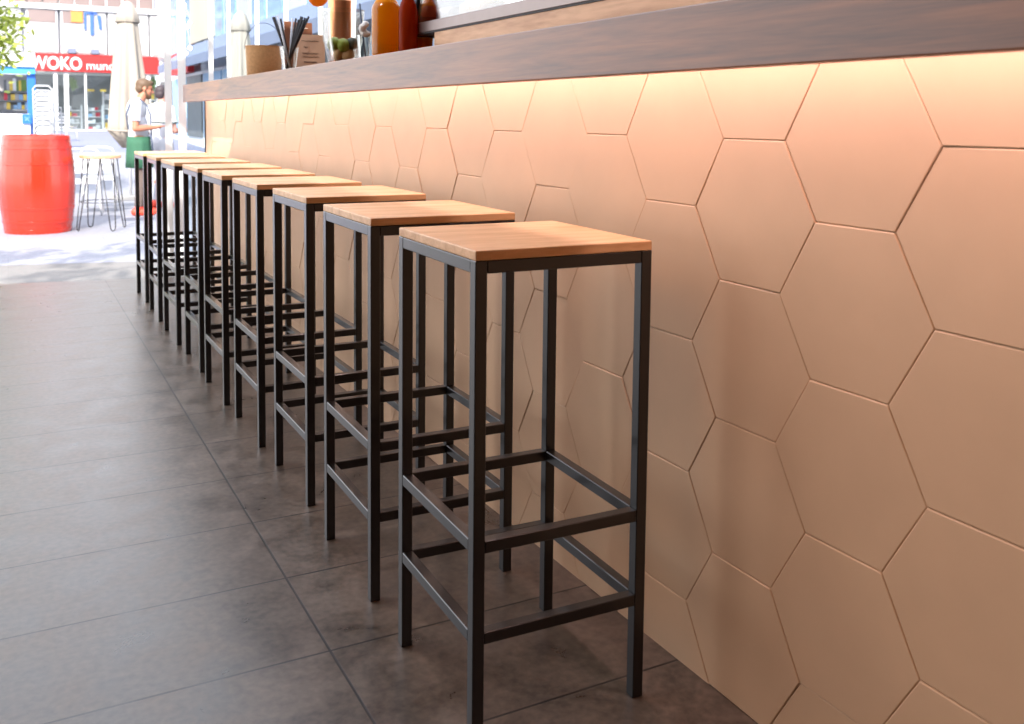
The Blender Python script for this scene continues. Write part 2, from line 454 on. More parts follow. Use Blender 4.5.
# glazed front: white posts and panes standing on the threshold line
post_px = [(164, 171), (177.5, 185.5), (208.5, 213.5), (227, 231), (255.5, 259.5), (284.5, 288.5), (319, 323), (352, 356), (388, 392), (424, 428)]
def front_pt(px):
    d = ray(px, 60)
    k = (6.245+0.02)/(d.y + 0.168*d.x)
    return CAM + d*k
win_i = 1
fdir = Vector((1, -0.168, 0)).normalized(); fnrm = Vector((0.168, 1, 0)).normalized()
posts = []
for i, (a, b) in enumerate(post_px):
    pa, pb = front_pt(a), front_pt(b)
    posts.append((pa, pb))
    bm = nb()
    q = [Vector((pa.x, pa.y, 0)), Vector((pb.x, pb.y, 0)), Vector((pb.x, pb.y, 0))+fnrm*0.05, Vector((pa.x, pa.y, 0))+fnrm*0.05]
    add_prism(bm, q, (0, 0, 2.6))
    struct('trim_%d' % (i+2), bm, M['frame'])
for i in range(len(posts)-1):
    if i == 0: continue
    a, b = posts[i][1], posts[i+1][0]
    t = fnrm*0.022
    bm = nb()
    add_prism(bm, [Vector((a.x, a.y, 0.12))+t, Vector((b.x, b.y, 0.12))+t, Vector((b.x, b.y, 0.12))+t*1.3, Vector((a.x, a.y, 0.12))+t*1.3], (0, 0, 2.4))
    w = struct('window_%d' % win_i, bm, M['glass'])
    bm = nb()
    for z0, z1 in ((0.0, 0.12), (2.52, 2.6)):
        add_prism(bm, [Vector((a.x, a.y, z0))+t*0.3, Vector((b.x, b.y, z0))+t*0.3, Vector((b.x, b.y, z0))+t*2, Vector((a.x, a.y, z0))+t*2], (0, 0, z1-z0))
    f = obj('window_frame', bm, M['frame'], parent=w)
    win_i += 1

# ------------------------------------------------------------------ bar counter
BX, BZ0, BZ1 = 0.96, 1.081, 1.183
bm = nb()
add_box(bm, (BX, -2.1, BZ0), (BX+0.028, WALL_END-0.002, BZ1), 0.0025)
add_box(bm, (BX+0.0285, -2.1, BZ1-0.04), (BX+0.62, WALL_END-0.002, BZ1), 0.0025)
counter = obj('bar_counter', bm, M['counter'], smooth=False)
tag(counter, 'long dark-stained wooden bar counter running above the hexagon tiled wall', 'counter')
bm = nb(); add_box(bm, (BX+0.05, -2.0, BZ1-0.046), (BX+0.06, WALL_END-0.03, BZ1-0.0405))
obj('light_strip', bm, M['led'], counter)['label'] = 'warm strip light under counter edge'

# ------------------------------------------------------------------ bar stools
SL, SD, SH, ST, T = 0.3277, 0.3391, 0.80, 0.016, 0.0207
def leg_box(x0, y0):
    bm = nb(); add_box(bm, (x0, y0, 0), (x0+T, y0+T, SH-ST), 0.0012, seg=1); return bm
def rail(lo, hi):
    bm = nb(); add_box(bm, lo, hi, 0.0012, seg=1); return bm
def make_stool(label):
    t = thing('bar_stool', label, 'stool', group='row of square black-framed bar stools')
    hx, hy = SL/2, SD/2
    bm = nb(); add_box(bm, (-hx, -hy, SH-ST), (hx, hy, SH), 0.002)
    obj('seat', bm, M['seat'], t)
    for x0 in (-hx, hx-T):
        for y0 in (-hy, hy-T):
            obj('leg', leg_box(x0, y0), M['steel'], t)
    e = 0.0004
    def four(name, z0, z1, T2):
        obj(name, rail((-hx+T, -hy+e, z0), (hx-T, -hy+T2, z1)), M['steel'], t)
        obj(name, rail((-hx+T, hy-T2, z0), (hx-T, hy-e, z1)), M['steel'], t)
        obj(name, rail((-hx+e, -hy+T, z0), (-hx+T2, hy-T, z1)), M['steel'], t)
        obj(name, rail((hx-T2, -hy+T, z0), (hx-e, hy-T, z1)), M['steel'], t)
    four('apron_rail', SH-ST-T, SH-ST-0.0003, T)
    four('upper_foot_rail', 0.3165, 0.3365, T)
    four('lower_foot_rail', 0.167, 0.187, T)
    return t
ys = [1.2956, 1.7994, 2.3285, 2.8177, 3.289, 3.7575, 4.257, 4.788, 5.3075]
dxs = [-0.0143, -0.0018, 0.0181, 0.0098, 0.0009, 0.0035, -0.0054, -0.0081, -0.0028]
ags = [-0.0234, -0.0165, -0.0014, 0.0019, 0.0068, 0.0025, 0.0188, -0.004, 0.0162]
ordn = ['first and nearest', 'second', 'third', 'fourth', 'fifth', 'sixth', 'seventh', 'eighth', 'ninth and farthest']
tail = ['whole frame visible', 'behind the nearest', '', '', 'middle of the row', '', '', 'last but one', 'by the doorway']
X0 = 0.6522
first = None
for i in range(9):
    lab = '%s of the row of wooden-seated black steel bar stools' % ordn[i].capitalize() + (', ' + tail[i] if tail[i] else ', counted from the camera')
    c, s = math.cos(ags[i]), math.sin(ags[i])
    cx, cy = SL/2, SD/2
    loc = (X0 + dxs[i] + cx*c - cy*s, ys[i] + cx*s + cy*c, 0)
    lab = ' '.join(lab.split())
    if first is None:
        first = make_stool(lab); first.location = loc; first.rotation_euler = (0, 0, ags[i])
    else:
        dup(first, loc, ags[i], lab)

# ------------------------------------------------------------------ things on the counter
Z = BZ1 + 0.0003
def bar_item(px, x):        # stand on the counter at a given distance behind its edge
    p = on_x(px, 50, x); return Vector((x, p.y, Z))
def px_per_m(p): return F_PX/((Vector(p)-CAM).dot(_fw))

# kraft bucket with wire handle
p = bar_item(264, 1.06); k = px_per_m(p); r = 18.0/k
t = thing('bucket', 'small brown kraft bucket with a thin wire handle on the counter', 'bucket', p, math.radians(-20))
h = on_x(264, 47, 1.06).z - Z
bm = nb(); add_lathe(bm, [(r*0.9, 0), (r*0.93, 0.004), (r, h), (r*1.02, h), (r*1.02, h+0.003), (r*0.96, h+0.003), (r*0.9, 0.008), (0.002, 0.008)], 40, cap=(True, True))
obj('body', bm, M['basket'], t, smooth='auto')
bm = nb(); hr = r*1.05
add_tube(bm, [(hr*math.cos(a), 0, h-0.01 + 0.118*math.sin(a)) for a in [PI*i/28 for i in range(29)]], 0.0012, 6)
obj('handle', bm, M['gasket'], t, smooth=True)

# glass of black straws
p = bar_item(289, 1.02); k = px_per_m(p)
h = on_x(289, 47, 1.02).z - Z; r1 = 9.5/k; r0 = 6.5/k
t = thing('straw_glass', 'tapered glass holding black drinking straws beside the bucket', 'glass', p)
bm = nb(); add_lathe(bm, [(r0, 0), (r1, h), (r1-0.002, h), (r0-0.002, 0.006), (0.001, 0.006)], 28); obj('glass_body', bm, M['clear'], t, smooth='auto')
rnd = random.Random(3)
leans = [-0.055, -0.05, -0.042, -0.036, -0.028, 0.01, 0.024, 0.036, 0.042, 0.048, 0.052, 0.056, 0.06, 0.064, 0.068]
ax = Vector((RIGHT.x, RIGHT.y, 0)).normalized(); ay = Vector((-ax.y, ax.x, 0))
for i, ln in enumerate(leans):
    dep = rnd.uniform(-0.7, 0.7)
    b1 = ax*(r1*0.82*ln/0.085) + ay*(r1*0.45*dep) + Vector((0, 0, h))
    b0 = -ax*(r0*0.62*ln/0.085) + ay*(r0*0.4*dep) + Vector((0, 0, 0.009))
    d = (b1-b0).normalized()
    bm = nb(); add_tube(bm, [b0, b0 + d*((0.205+rnd.uniform(-.012, .006))/d.z)], 0.0042, 8)
    pale = i in (3, 5)
    s_ = obj('straw', bm, M['straw_white'] if pale else M['straw'], loc=p, smooth=True)
    tag(s_, 'pale plastic drinking straw among the black ones in the glass' if pale else 'black plastic drinking straw standing in the tapered glass', 'straw', 'drinking straws in the glass')

# dark board with pale lettering strokes, behind the straws
p = bar_item(298, 1.27); k = px_per_m(p)
t = thing('small_board', 'small dark brown board with pale handwriting behind the straws', 'sign', p, math.radians(12))
w = 16/k; hb = on_x(298, 22, 1.27).z - Z
bm = nb(); add_box(bm, (-w*0.9, 0, 0), (w, 0.008, hb), 0.001); obj('panel', bm, M['board'], t)
rnd = random.Random(8)
bm = nb()
for row in range(3):
    zz = hb*(0.9-0.14*row)
    pts = [(-w*0.55 + j*w*0.11, -0.0015, zz + rnd.uniform(-0.007, 0.007)) for j in range(12)]
    add_tube(bm, pts, 0.0012, 5)
obj('lettering', bm, M['chalk'], t)

# kraft menu card
p = bar_item(309.5, 1.12); k = px_per_m(p)
hc = on_x(309, 34, 1.12).z - Z; w = 15.5/k
t = thing('menu_card', 'peach kraft menu card with brown handwriting leaning beside the straw glass', 'card', p, math.radians(-14))
bm = nb()
rot = Matrix.Rotation(math.radians(-8), 4, 'X')
add_box(bm, (-w, 0, 0.0005), (w, 0.002, hc), 0.0, rot)
obj('panel', bm, M['kraft'], t)
bm = nb()
rnd = random.Random(5)
def stroke(x0, x1, z, amp, n, rad):
    pts = [rot @ Vector((x0 + (x1-x0)*j/(n-1), -0.001, z + amp*math.sin(j*2.3)*rnd.uniform(.5, 1.1))) for j in range(n)]
    add_tube(bm, pts, rad, 5)
stroke(-w*0.5, w*0.6, hc*0.83, 0.002, 9, 0.0008)
stroke(-w*0.35, -w*0.1, hc*0.66, 0.006, 5, 0.0012)
stroke(-w*0.45, w*0.55, hc*0.5, 0.006, 16, 0.0012)
stroke(-w*0.4, w*0.6, hc*0.41, 0.004, 14, 0.001)
stroke(-w*0.35, w*0.45, hc*0.27, 0.0012, 8, 0.0022)
obj('lettering', bm, M['ink'], t)
bm = nb(); add_tube(bm, [(0, 0.002, hc*0.7), (0, 0.05, 0.002)], 0.0015, 6); obj('prop', bm, M['kraft'], t)

# big tapered glass with limes
p = bar_item(343, 1.04); k = px_per_m(p)
rt, rb = 21.5/k, 14.5/k; h = on_x(343, 10, 1.04).z - Z
t = thing('cocktail_glass', 'wide tapered clear glass with limes and herbs at the bottom', 'glass', p)
bm = nb(); add_lathe(bm, [(rb*0.9, 0), (rb, 0.004), (rb+(rt-rb)*0.75, h*0.45), (rt, h), (rt-0.002, h), (rb+(rt-rb)*0.75-0.0025, h*0.45), (rb-0.003, 0.01), (0.001, 0.01)], 40)
obj('glass_body', bm, M['clear'], t, smooth='auto')
rnd = random.Random(11)
def in_glass(name, label, cat, m, c, r, n=1, grp='fruit and herbs in the wide glass'):
    bm = nb(); add_ball(bm, c, r, 14, 9, Euler((rnd.uniform(0, 3), rnd.uniform(0, 3), 0)))
    o = obj(name, bm, m, smooth=True, loc=p); tag(o, label, cat, grp)
h2 = h*0.45
kx_ = Vector((RIGHT.x, RIGHT.y, 0)).normalized(); ky_ = Vector((-kx_.y, kx_.x, 0))
for nm, lab, mk, a, b, c_, sz in (
    ('lime_half', 'green lime half at the left in the wide tapered glass', 'lime', -0.55, -0.25, 0.66, (0.026, 0.026, 0.024)),
    ('lime_half', 'green lime half in the middle of the wide tapered glass', 'lime', 0.08, -0.4, 0.62, (0.024, 0.024, 0.022)),
    ('herb_sprig', 'dark herb clump at the right in the wide tapered glass', 'lime_dark', 0.62, -0.15, 0.7, (0.022, 0.022, 0.026)),
    ('citrus_slice', 'pale orange citrus slice at the bottom left of the wide tapered glass', 'peel', -0.32, -0.2, 0.22, (0.026, 0.024, 0.018)),
    ('citrus_slice', 'pale orange citrus slice at the bottom right of the wide tapered glass', 'peel', 0.38, -0.2, 0.22, (0.026, 0.024, 0.018))):
    rr = rb + (rt-rb)*0.7*c_
    q = kx_*(a*rr*0.85) + ky_*(b*rr*0.8) + Vector((0, 0, h2*c_*0.95+0.014))
    in_glass(nm, lab, nm.split('_')[0], M[mk], q, sz, grp='fruit and herbs in the wide glass')

# copper tumbler behind it
p2 = bar_item(340, 1.24); k = px_per_m(p2); rc = 11.5/k
t = thing('copper_shaker', 'tall shiny copper cocktail shaker standing behind the lime glass', 'shaker', p2)
bm = nb(); add_lathe(bm, [(rc*0.94, 0), (rc*0.97, 0.006), (rc, 0.28), (rc*1.02, 0.29), (rc*1.02, 0.294), (rc*0.98, 0.296), (rc*0.75, 0.33), (rc*0.5, 0.345), (rc*0.46, 0.35)], 40)
obj('body', bm, M['copper'], t, smooth='auto')
bm = nb(); add_lathe(bm, [(rc*0.5, 0.3503), (rc*0.52, 0.356), (rc*0.46, 0.385), (rc*0.2, 0.395)], 30); obj('cap', bm, M['copper'], t, smooth='auto')

# small clear tumbler with napkin and straw
p3 = bar_item(364, 1.05); k = px_per_m(p3)
t = thing('small_tumbler', 'small clear tumbler between the lime glass and the orange bottle', 'glass', p3)
bm = nb(); add_lathe(bm, [(0.018, 0), (0.024, 0.085), (0.0225, 0.085), (0.0165, 0.006), (0.001, 0.006)], 26); obj('glass_body', bm, M['clear'], t, smooth='auto')
bm = nb()
for i in range(7):
    a = i*0.9
    add_ball(bm, (0.006*math.cos(a), 0.006*math.sin(a), 0.09+0.010*i*0.5), (0.018-0.001*i, 0.012, 0.011), 8, 6, Euler((a, a*0.7, a)))
o = obj('napkin', bm, M['napkin'], loc=p3, smooth=False); tag(o, 'crumpled white paper napkin stuffed in the small tumbler', 'napkin')
bm = nb(); add_tube(bm, [(0.006, 0.0, 0.012), (0.0, 0.0165, 0.1), (-0.004, 0.03, 0.19)], 0.0028, 7)
o = obj('straw', bm, M['strap'], loc=p3, smooth=True); tag(o, 'single grey straw leaning in the small clear tumbler', 'straw')

# orange bottle
p = bar_item(386, 1.02); k = px_per_m(p); r = 14.5/k
zs = on_x(386, 10, 1.02).z - Z
t = thing('juice_bottle', 'clear bottle of orange-yellow juice standing at the counter edge', 'bottle', p)
prof = [(r*0.9, 0), (r, 0.006), (r, zs), (r*0.93, zs+0.012), (r*0.72, zs+0.026), (r*0.42, zs+0.038), (r*0.34, zs+0.05), (r*0.34, zs+0.1)]
bm = nb(); add_lathe(bm, [(a*0.965, z+0.002) for a, z in prof], 40); obj('juice', bm, M['juice'], t, smooth='auto')
bm = nb(); add_lathe(bm, prof, 40, cap=(True, False)); obj('glass_body', bm, M['clear'], t, smooth='auto')
bm = nb()
for i in range(14):
    a = math.radians(150 + i*11); 
    for j in range(2):
        add_box(bm, (r*1.004*math.cos(a)-0.0007, r*1.004*math.sin(a)-0.0007, 0.018+0.011*j), (r*1.004*math.cos(a)+0.0007, r*1.004*math.sin(a)+0.0007, 0.024+0.011*j))
obj('raised_dots', bm, M['clear'], t)
bm = nb(); add_lathe(bm, [(r*0.4, zs+0.1005), (r*0.4, zs+0.13)], 24); obj('stopper', bm, M['pale_wood'], t, smooth='auto')

# red-brown bottle half hidden behind it
p = bar_item(408, 1.05); k = px_per_m(p); r = 9.5/k
t = thing('red_bottle', 'dark red-amber bottle tucked behind the orange juice bottle', 'bottle', p)
zs = on_x(408, 12, 1.05).z - Z
bm = nb(); add_lathe(bm, [(r*0.9, 0), (r, 0.006), (r, zs), (r*0.8, zs+0.025), (r*0.4, zs+0.045), (r*0.36, zs+0.12)], 32); obj('glass_body', bm, M['red_amber'], t, smooth='auto')
bm = nb(); add_lathe(bm, [(r*0.42, zs+0.1203), (r*0.42, zs+0.15)], 24); obj('stopper', bm, M['gasket'], t, smooth='auto')

# ------------------------------------------------------------------ glass display case on the counter
CXF = 1.075
A1 = on_x(480, 22, CXF); A2 = on_x(480, 9.5, CXF)
y_far = on_x(411, 40, CXF).y; y_near = -1.6
zb, zm = A1.z, A2.z
t = thing('display_case', 'glass display case with grey metal frame on a pale wooden plinth', 'display case', (CXF, y_far, Z))
def L3(x, y, z): return (x, y-y_far, z-Z)
bm = nb(); add_box(bm, L3(0.004, y_near, Z), L3(0.42, on_x(433, 40, CXF).y, zb-0.003), 0.001); obj('plinth', bm, M['pale_wood'], t)
bm = nb(); add_box(bm, L3(0.002, y_near, zb-0.0028), L3(0.43, y_far, zb+0.0005)); obj('dark_strip', bm, M['gasket'], t)  # solid dark strip between plinth and bottom rail
bm = nb(); add_box(bm, L3(0, y_near, zb+0.0008), L3(0.43, y_far-0.03, zm), 0.002); obj('bottom_rail', bm, M['case_metal'], t)
bm = nb(); add_box(bm, L3(-0.002, y_far-0.0295, zb-0.006), L3(0.43, y_far+0.005, zm+0.004), 0.002); obj('corner_block', bm, M['gasket'], t)
bm = nb(); add_prism(bm, [L3(0, y_far-0.022, zm+0.0045), L3(0.0, y_far+0.002, zm+0.0045), L3(0.02, y_far+0.002, zm+0.0045), L3(0.02, y_far-0.022, zm+0.0045)], (0.03, -0.05, 0.4)); obj('corner_post', bm, M['strap'], t)
bm = nb(); add_prism(bm, [L3(0.004, y_near, zm+0.0005), L3(0.004, y_far-0.03, zm+0.0005), L3(0.007, y_far-0.03, zm+0.0005), L3(0.007, y_near, zm+0.0005)], (0.04, 0, 0.4)); obj('front_pane', bm, M['clear'], t)
# food and paper inside the case
def inside(name, label, cat, m, px, py, x, build):
    q = on_x(px, py, x); bm = nb(); build(bm)
    o = obj(name, bm, m, loc=(x, q.y, zm+0.0008), smooth='auto'); return tag(o, label, cat)
kx = CXF+0.12
inside('paper_roll', 'white paper roll lying inside the far end of the display case', 'roll', M['napkin'], 436, 5, kx,
       lambda bm: add_tube(bm, [(-0.03, 0.03, 0.03), (0.0, -0.14, 0.03)], 0.024, 20))
inside('bread_loaf', 'pale bread loaf on the floor of the display case', 'bread', M['peel'], 482, 5, kx,
       lambda bm: add_ball(bm, (0, 0, 0.032), (0.05, 0.11, 0.032), 20, 12))
inside('salad_bowl', 'pale green bowl inside the display case', 'bowl', M['goods_white'], 455, 5, kx+0.05,
       lambda bm: add_lathe(bm, [(0.03, 0), (0.06, 0.03), (0.075, 0.06), (0.072, 0.06), (0.055, 0.03), (0.001, 0.008)], 30))

# brown jar inside the far corner of the case, and a ribbed tumbler below the case end
xj = CXF+0.06
p = Vector((xj, on_x(426, 20, xj).y, zm+0.0008)); k = px_per_m(p); r = 10.0/k
t = thing('brown_jar', 'brown glass jar with an orange label inside the far corner of the display case', 'jar', p)
z0 = max(on_x(426, 24, xj).z - zm, 0.003); z1 = on_x(426, 18, xj).z - zm; z2 = on_x(426, 7, xj).z - zm
bm = nb(); add_lathe(bm, [(r*0.94, 0), (r, 0.003), (r, z2), (r*0.8, z2+0.012), (r*0.6, z2+0.02)], 32); obj('glass_body', bm, M['amber'], t, smooth='auto')
bm = nb(); add_lathe(bm, [(r*1.01, z1), (r*1.01, z2)], 32, cap=(False, False)); obj('label', bm, M['label_orange'], t, smooth='auto')['label'] = 'orange paper label'
bm = nb(); add_lathe(bm, [(r*1.02, z0), (r*1.02, z1)], 32, cap=(False, False)); obj('band', bm, M['gold_band'], t, smooth='auto')
bm = nb(); add_lathe(bm, [(r*0.7, z2+0.0205), (r*0.7, z2+0.05)], 28); obj('lid', bm, M['gasket'], t, smooth='auto')
xj = CXF+0.03
p = Vector((xj, on_x(422, 45, xj).y, Z)); k = px_per_m(p); r = 10.5/k
hj = zb-0.008-Z
bm = nb(); add_lathe(bm, [(r*0.85, 0), (r, hj), (r*0.92, hj), (r*0.78, 0.006), (0.001, 0.006)], 64, mod=lambda a, j, z: 1+0.035*math.cos(16*a) if j < 2 else 1.0)
o = obj('brown_tumbler', bm, M['amber'], loc=p, smooth='auto'); tag(o, 'short ribbed brown glass tumbler below the overhanging end of the display case', 'glass')

# amber pendant lamp above the counter
q = on_x(318, -4, 1.2)
t = thing('pendant_lamp', 'amber glass pendant lamp hanging over the counter', 'lamp', q)
k = px_per_m(q); r = 10.5/k
bm = nb(); add_lathe(bm, [(0.002, -r*1.02), (r*0.5, -r*0.9), (r*0.86, -r*0.5), (r, 0), (r*0.88, r*0.5), (r*0.5, r*1.0), (r*0.3, r*1.3)], 32); obj('glass_globe', bm, M['amber'], t, smooth=True)
bm = nb(); add_lathe(bm, [(r*0.34, r*1.3), (r*0.34, r*2.2), (r*0.1, r*2.4)], 20); obj('socket', bm, M['gasket'], t, smooth='auto')
bm = nb(); add_tube(bm, [(0, 0, r*2.38), (0, 0, 2.899-q.z)], 0.003, 6); obj('cord', bm, M['gasket'], t)

# string of warm bulbs standing in for festoon lights reflected in the glazed front
anchor = Vector((front_pt(187).x, front_pt(187).y-0.06, 2.6))
t = thing('reflected_bulbs', 'string of warm round bulbs standing in for festoon lights reflected in the glazing', 'string lights', anchor)
pts = []
for (bx, by) in [(186, -30), (184, 5), (190, 23), (187, 27), (190, 48), (186, 53)]:
    d = ray(bx, by); k = (anchor.y)/(d.y); pts.append(CAM + d*k - anchor)
bm = nb(); add_tube(bm, [Vector((0, 0, 0))]+[q + Vector((0, 0, 0.022)) for q in pts], 0.0025, 6); obj('cord', bm, M['white_metal'], t)
for q in pts[1:]:
    bm = nb(); add_ball(bm, q, 0.0125, 12, 8); obj('bulb', bm, M['bulb'], t, smooth=True)

# ------------------------------------------------------------------ the street
def ground_z(y):
    if y < 16: return STREET
    return STREET + (min(y, 60)-16)/24*0.66
bm = nb()
add_prism(bm, [(-9, front_y(-9), STREET), (7, front_y(7), STREET), (7, on_z(150, 262, STREET).y - (7-on_z(150, 262, STREET).x)*0.2, STREET), (-9, on_z(0, 264, STREET).y + 9*0.2, STREET)], (0, 0, -0.3))
o = obj('threshold_paving', bm, M['strip']); o['kind'] = 'structure'
ya, yb = on_z(0, 264, STREET), on_z(150, 262, STREET)
bm = nb()
v = [(-9, ya.y+9*0.2, STREET), (7, yb.y-(7-yb.x)*0.2, STREET), (7, 16, STREET), (-9, 16, STREET)]
add_prism(bm, v, (0, 0, -0.3))
add_prism(bm, [(-9, 16, STREET), (7, 16, STREET), (7, 27, ground_z(27)), (-9, 27, ground_z(27))], (0, 0, -0.3))
o = obj('pavement', bm, M['paving']); o['kind'] = 'structure'
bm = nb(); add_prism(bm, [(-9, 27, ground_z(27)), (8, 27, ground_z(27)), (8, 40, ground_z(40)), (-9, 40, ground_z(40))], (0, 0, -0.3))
o = obj('road', bm, M['shaded_asphalt']); o['kind'] = 'structure'

def at(px, y): 
    p = on_y(px, 100, y); return Vector((p.x, y, ground_z(y)))
def zz(px, py, y): return on_y(px, py, y).z

# red barrel
yB = 11.65
p = at(35, yB); k = px_per_m(p)
H = zz(35, 135, yB) - STREET
R = 37.5/k*0.93
t = thing('barrel', 'glossy red painted barrel table standing on the pavement', 'barrel', p)
def br(s): return R*(0.86 + 0.14*math.sin(PI*min(max(s*0.98+0.01, 0), 1))**0.9)
ST_N = 24
def stave(a, j, z):
    f = abs(((a*ST_N/(2*PI)) % 1.0) - 0.0)
    return 0.992 if (min(f, 1-f) < 0.13) else 1.0
prof = [(br(i/24), H*i/24) for i in range(25)]
bm = nb(); add_lathe(bm, prof + [(br(1)-0.02, H), (br(1)-0.02, H-0.02), (0.002, H-0.02)], 96, mod=stave)
obj('body', bm, M['red'], t, smooth='auto')
for s0, s1 in ((0.0, 0.045), (0.10, 0.135), (0.24, 0.275), (0.70, 0.735), (0.86, 0.895), (0.955, 0.998)):
    bm = nb(); add_lathe(bm, [(br(s0)+0.001, H*s0), (br(s0)+0.005, H*s0+0.002), (br(s1)+0.005, H*s1-0.002), (br(s1)+0.001, H*s1)], 64, cap=(False, False))
    obj('hoop', bm, M['red'], t, smooth='auto')

# hairpin stool
yS = 11.55
p = at(99, yS); k = px_per_m(p)
zs = zz(96, 155, yS) - STREET
t = thing('hairpin_stool', 'round wooden stool on thin black hairpin legs beside the red barrel', 'stool', p)
r = 20.5/k*0.95
bm = nb(); add_lathe(bm, [(r*0.97, zs-0.035), (r, zs-0.03), (r, zs-0.004), (r*0.98, zs)], 40); obj('seat', bm, M['pale_wood'], t, smooth='auto')
foot = r*1.22
for i, a in enumerate(math.radians(q_) for q_ in (-69, 21, 111, 201)):
    d = Vector((math.cos(a), math.sin(a), 0)); e = Vector((-math.sin(a), math.cos(a), 0))
    topc, bot = d*r*0.72, d*foot
    pts = [topc + e*0.075 + Vector((0, 0, zs-0.036)), bot + e*0.03 + Vector((0, 0, 0.05)), bot + e*0.022 + Vector((0, 0, 0.018)), bot + Vector((0, 0, 0.006)),
           bot - e*0.022 + Vector((0, 0, 0.018)), bot - e*0.03 + Vector((0, 0, 0.05)), topc - e*0.075 + Vector((0, 0, zs-0.036))]
    bm = nb(); add_tube(bm, pts, 0.0062, 8); obj('leg', bm, M['steel'], t, smooth=True)
bm = nb(); zr = 0.38*zs; rr = r*1.02
add_tube(bm, [(rr*math.cos(2*PI*i/40), rr*math.sin(2*PI*i/40), zr) for i in range(40)], 0.0045, 7, closed=True); obj('brace_ring', bm, M['steel'], t, smooth=True)

# white slatted chairs
def make_chair(label, loc, rz, group, hgt=0.86, w=0.42, parts=True):
    t = thing('white_chair', label, 'chair', loc, rz, group)
    hw = w/2
    # backrest towards +y, sitter faces -y
    bm = nb()
    arch = [(-hw, 0.2, 0.45)] + [(-hw, 0.24, hgt-0.08), (-hw+0.03, 0.245, hgt-0.02), (-hw+0.09, 0.25, hgt)] + [(hw-0.09, 0.25, hgt), (hw-0.03, 0.245, hgt-0.02), (hw, 0.24, hgt-0.08), (hw, 0.2, 0.45)]
    add_tube(bm, arch, 0.014, 8); obj('back_frame', bm, M['white_metal'], t, smooth=True)
    for i in range(3):
        zc = 0.55 + i*0.09
        bm = nb(); add_box(bm, (-hw+0.01, 0.212+0.0*i, zc), (hw-0.01, 0.232, zc+0.05), 0.004); obj('back_slat', bm, M['white_metal'], t)
    for i in range(5):
        bm = nb(); add_box(bm, (-hw, -0.22+i*0.088, 0.435), (hw, -0.145+i*0.088, 0.455), 0.004); obj('seat_slat', bm, M['white_metal'], t)
    bm = nb(); add_tube(bm, [(-hw+0.02, -0.2, 0.42), (hw-0.02, -0.2, 0.42), (hw-0.02, 0.2, 0.42), (-hw+0.02, 0.2, 0.42)], 0.013, 8, closed=True); obj('seat_frame', bm, M['white_metal'], t)
    for sx in (-1, 1):
        for sy in (-1, 1):
            bm = nb(); add_tube(bm, [(sx*(hw-0.02), sy*0.19, 0.43), (sx*(hw+0.01), sy*0.23, 0)], 0.013, 8); obj('leg', bm, M['white_metal'], t, smooth=True)
    return t
g = 'white slatted terrace chairs'
make_chair('white slatted metal chair behind the hairpin stool, the left one of two', at(82, 13.4), math.radians(172), g)
make_chair('white slatted metal chair behind the hairpin stool, the right one of two', at(99, 14.1), math.radians(168), g)
make_chair('white metal chair standing far off on the grey road before the shop', at(66, 32.5), math.radians(40), g)

# tall stack of white chairs, each a simple one-piece chair
def stack_chair():
    bm = nb(); hw = 0.17
    add_tube(bm, [(-hw, 0.19, 0.0), (-hw, 0.17, 0.45), (-hw, 0.25, 0.78), (-hw+0.06, 0.26, 0.84), (hw-0.06, 0.26, 0.84), (hw, 0.25, 0.78), (hw, 0.17, 0.45), (hw, 0.19, 0.0)], 0.013, 6)
    add_tube(bm, [(-hw, -0.22, 0.0), (-hw, -0.19, 0.45), (hw, -0.19, 0.45), (hw, -0.22, 0.0)], 0.013, 6)
    for i in range(4): add_box(bm, (-hw, -0.2+i*0.095, 0.445), (hw, -0.13+i*0.095, 0.46))
    for i in range(2): add_box(bm, (-hw, 0.2+0.02*i, 0.58+0.1*i), (hw, 0.212+0.02*i, 0.63+0.1*i))
    return obj('stacked_chair', bm, M['white_metal'])
yK = 19.5
base = at(48, yK)
c0 = stack_chair()
nS = 11
for i in range(nS):
    o = c0 if i == 0 else c0.copy()
    if i: COL.objects.link(o)
    o.location = base + Vector((0, 0.012*i, 0.088*i)); o.rotation_euler = (0, 0, math.radians(158))
    lab = 'white slatted chair, %s from the top of the tall stack behind the barrel' % ['', 'second', 'third', 'fourth', 'fifth', 'sixth', 'seventh', 'eighth', 'ninth', 'tenth', 'eleventh'][nS-1-i]
    if i == nS-1: lab = 'topmost white slatted chair of the tall stack behind the barrel'
    tag(o, lab, 'chair', 'tall stack of white chairs')

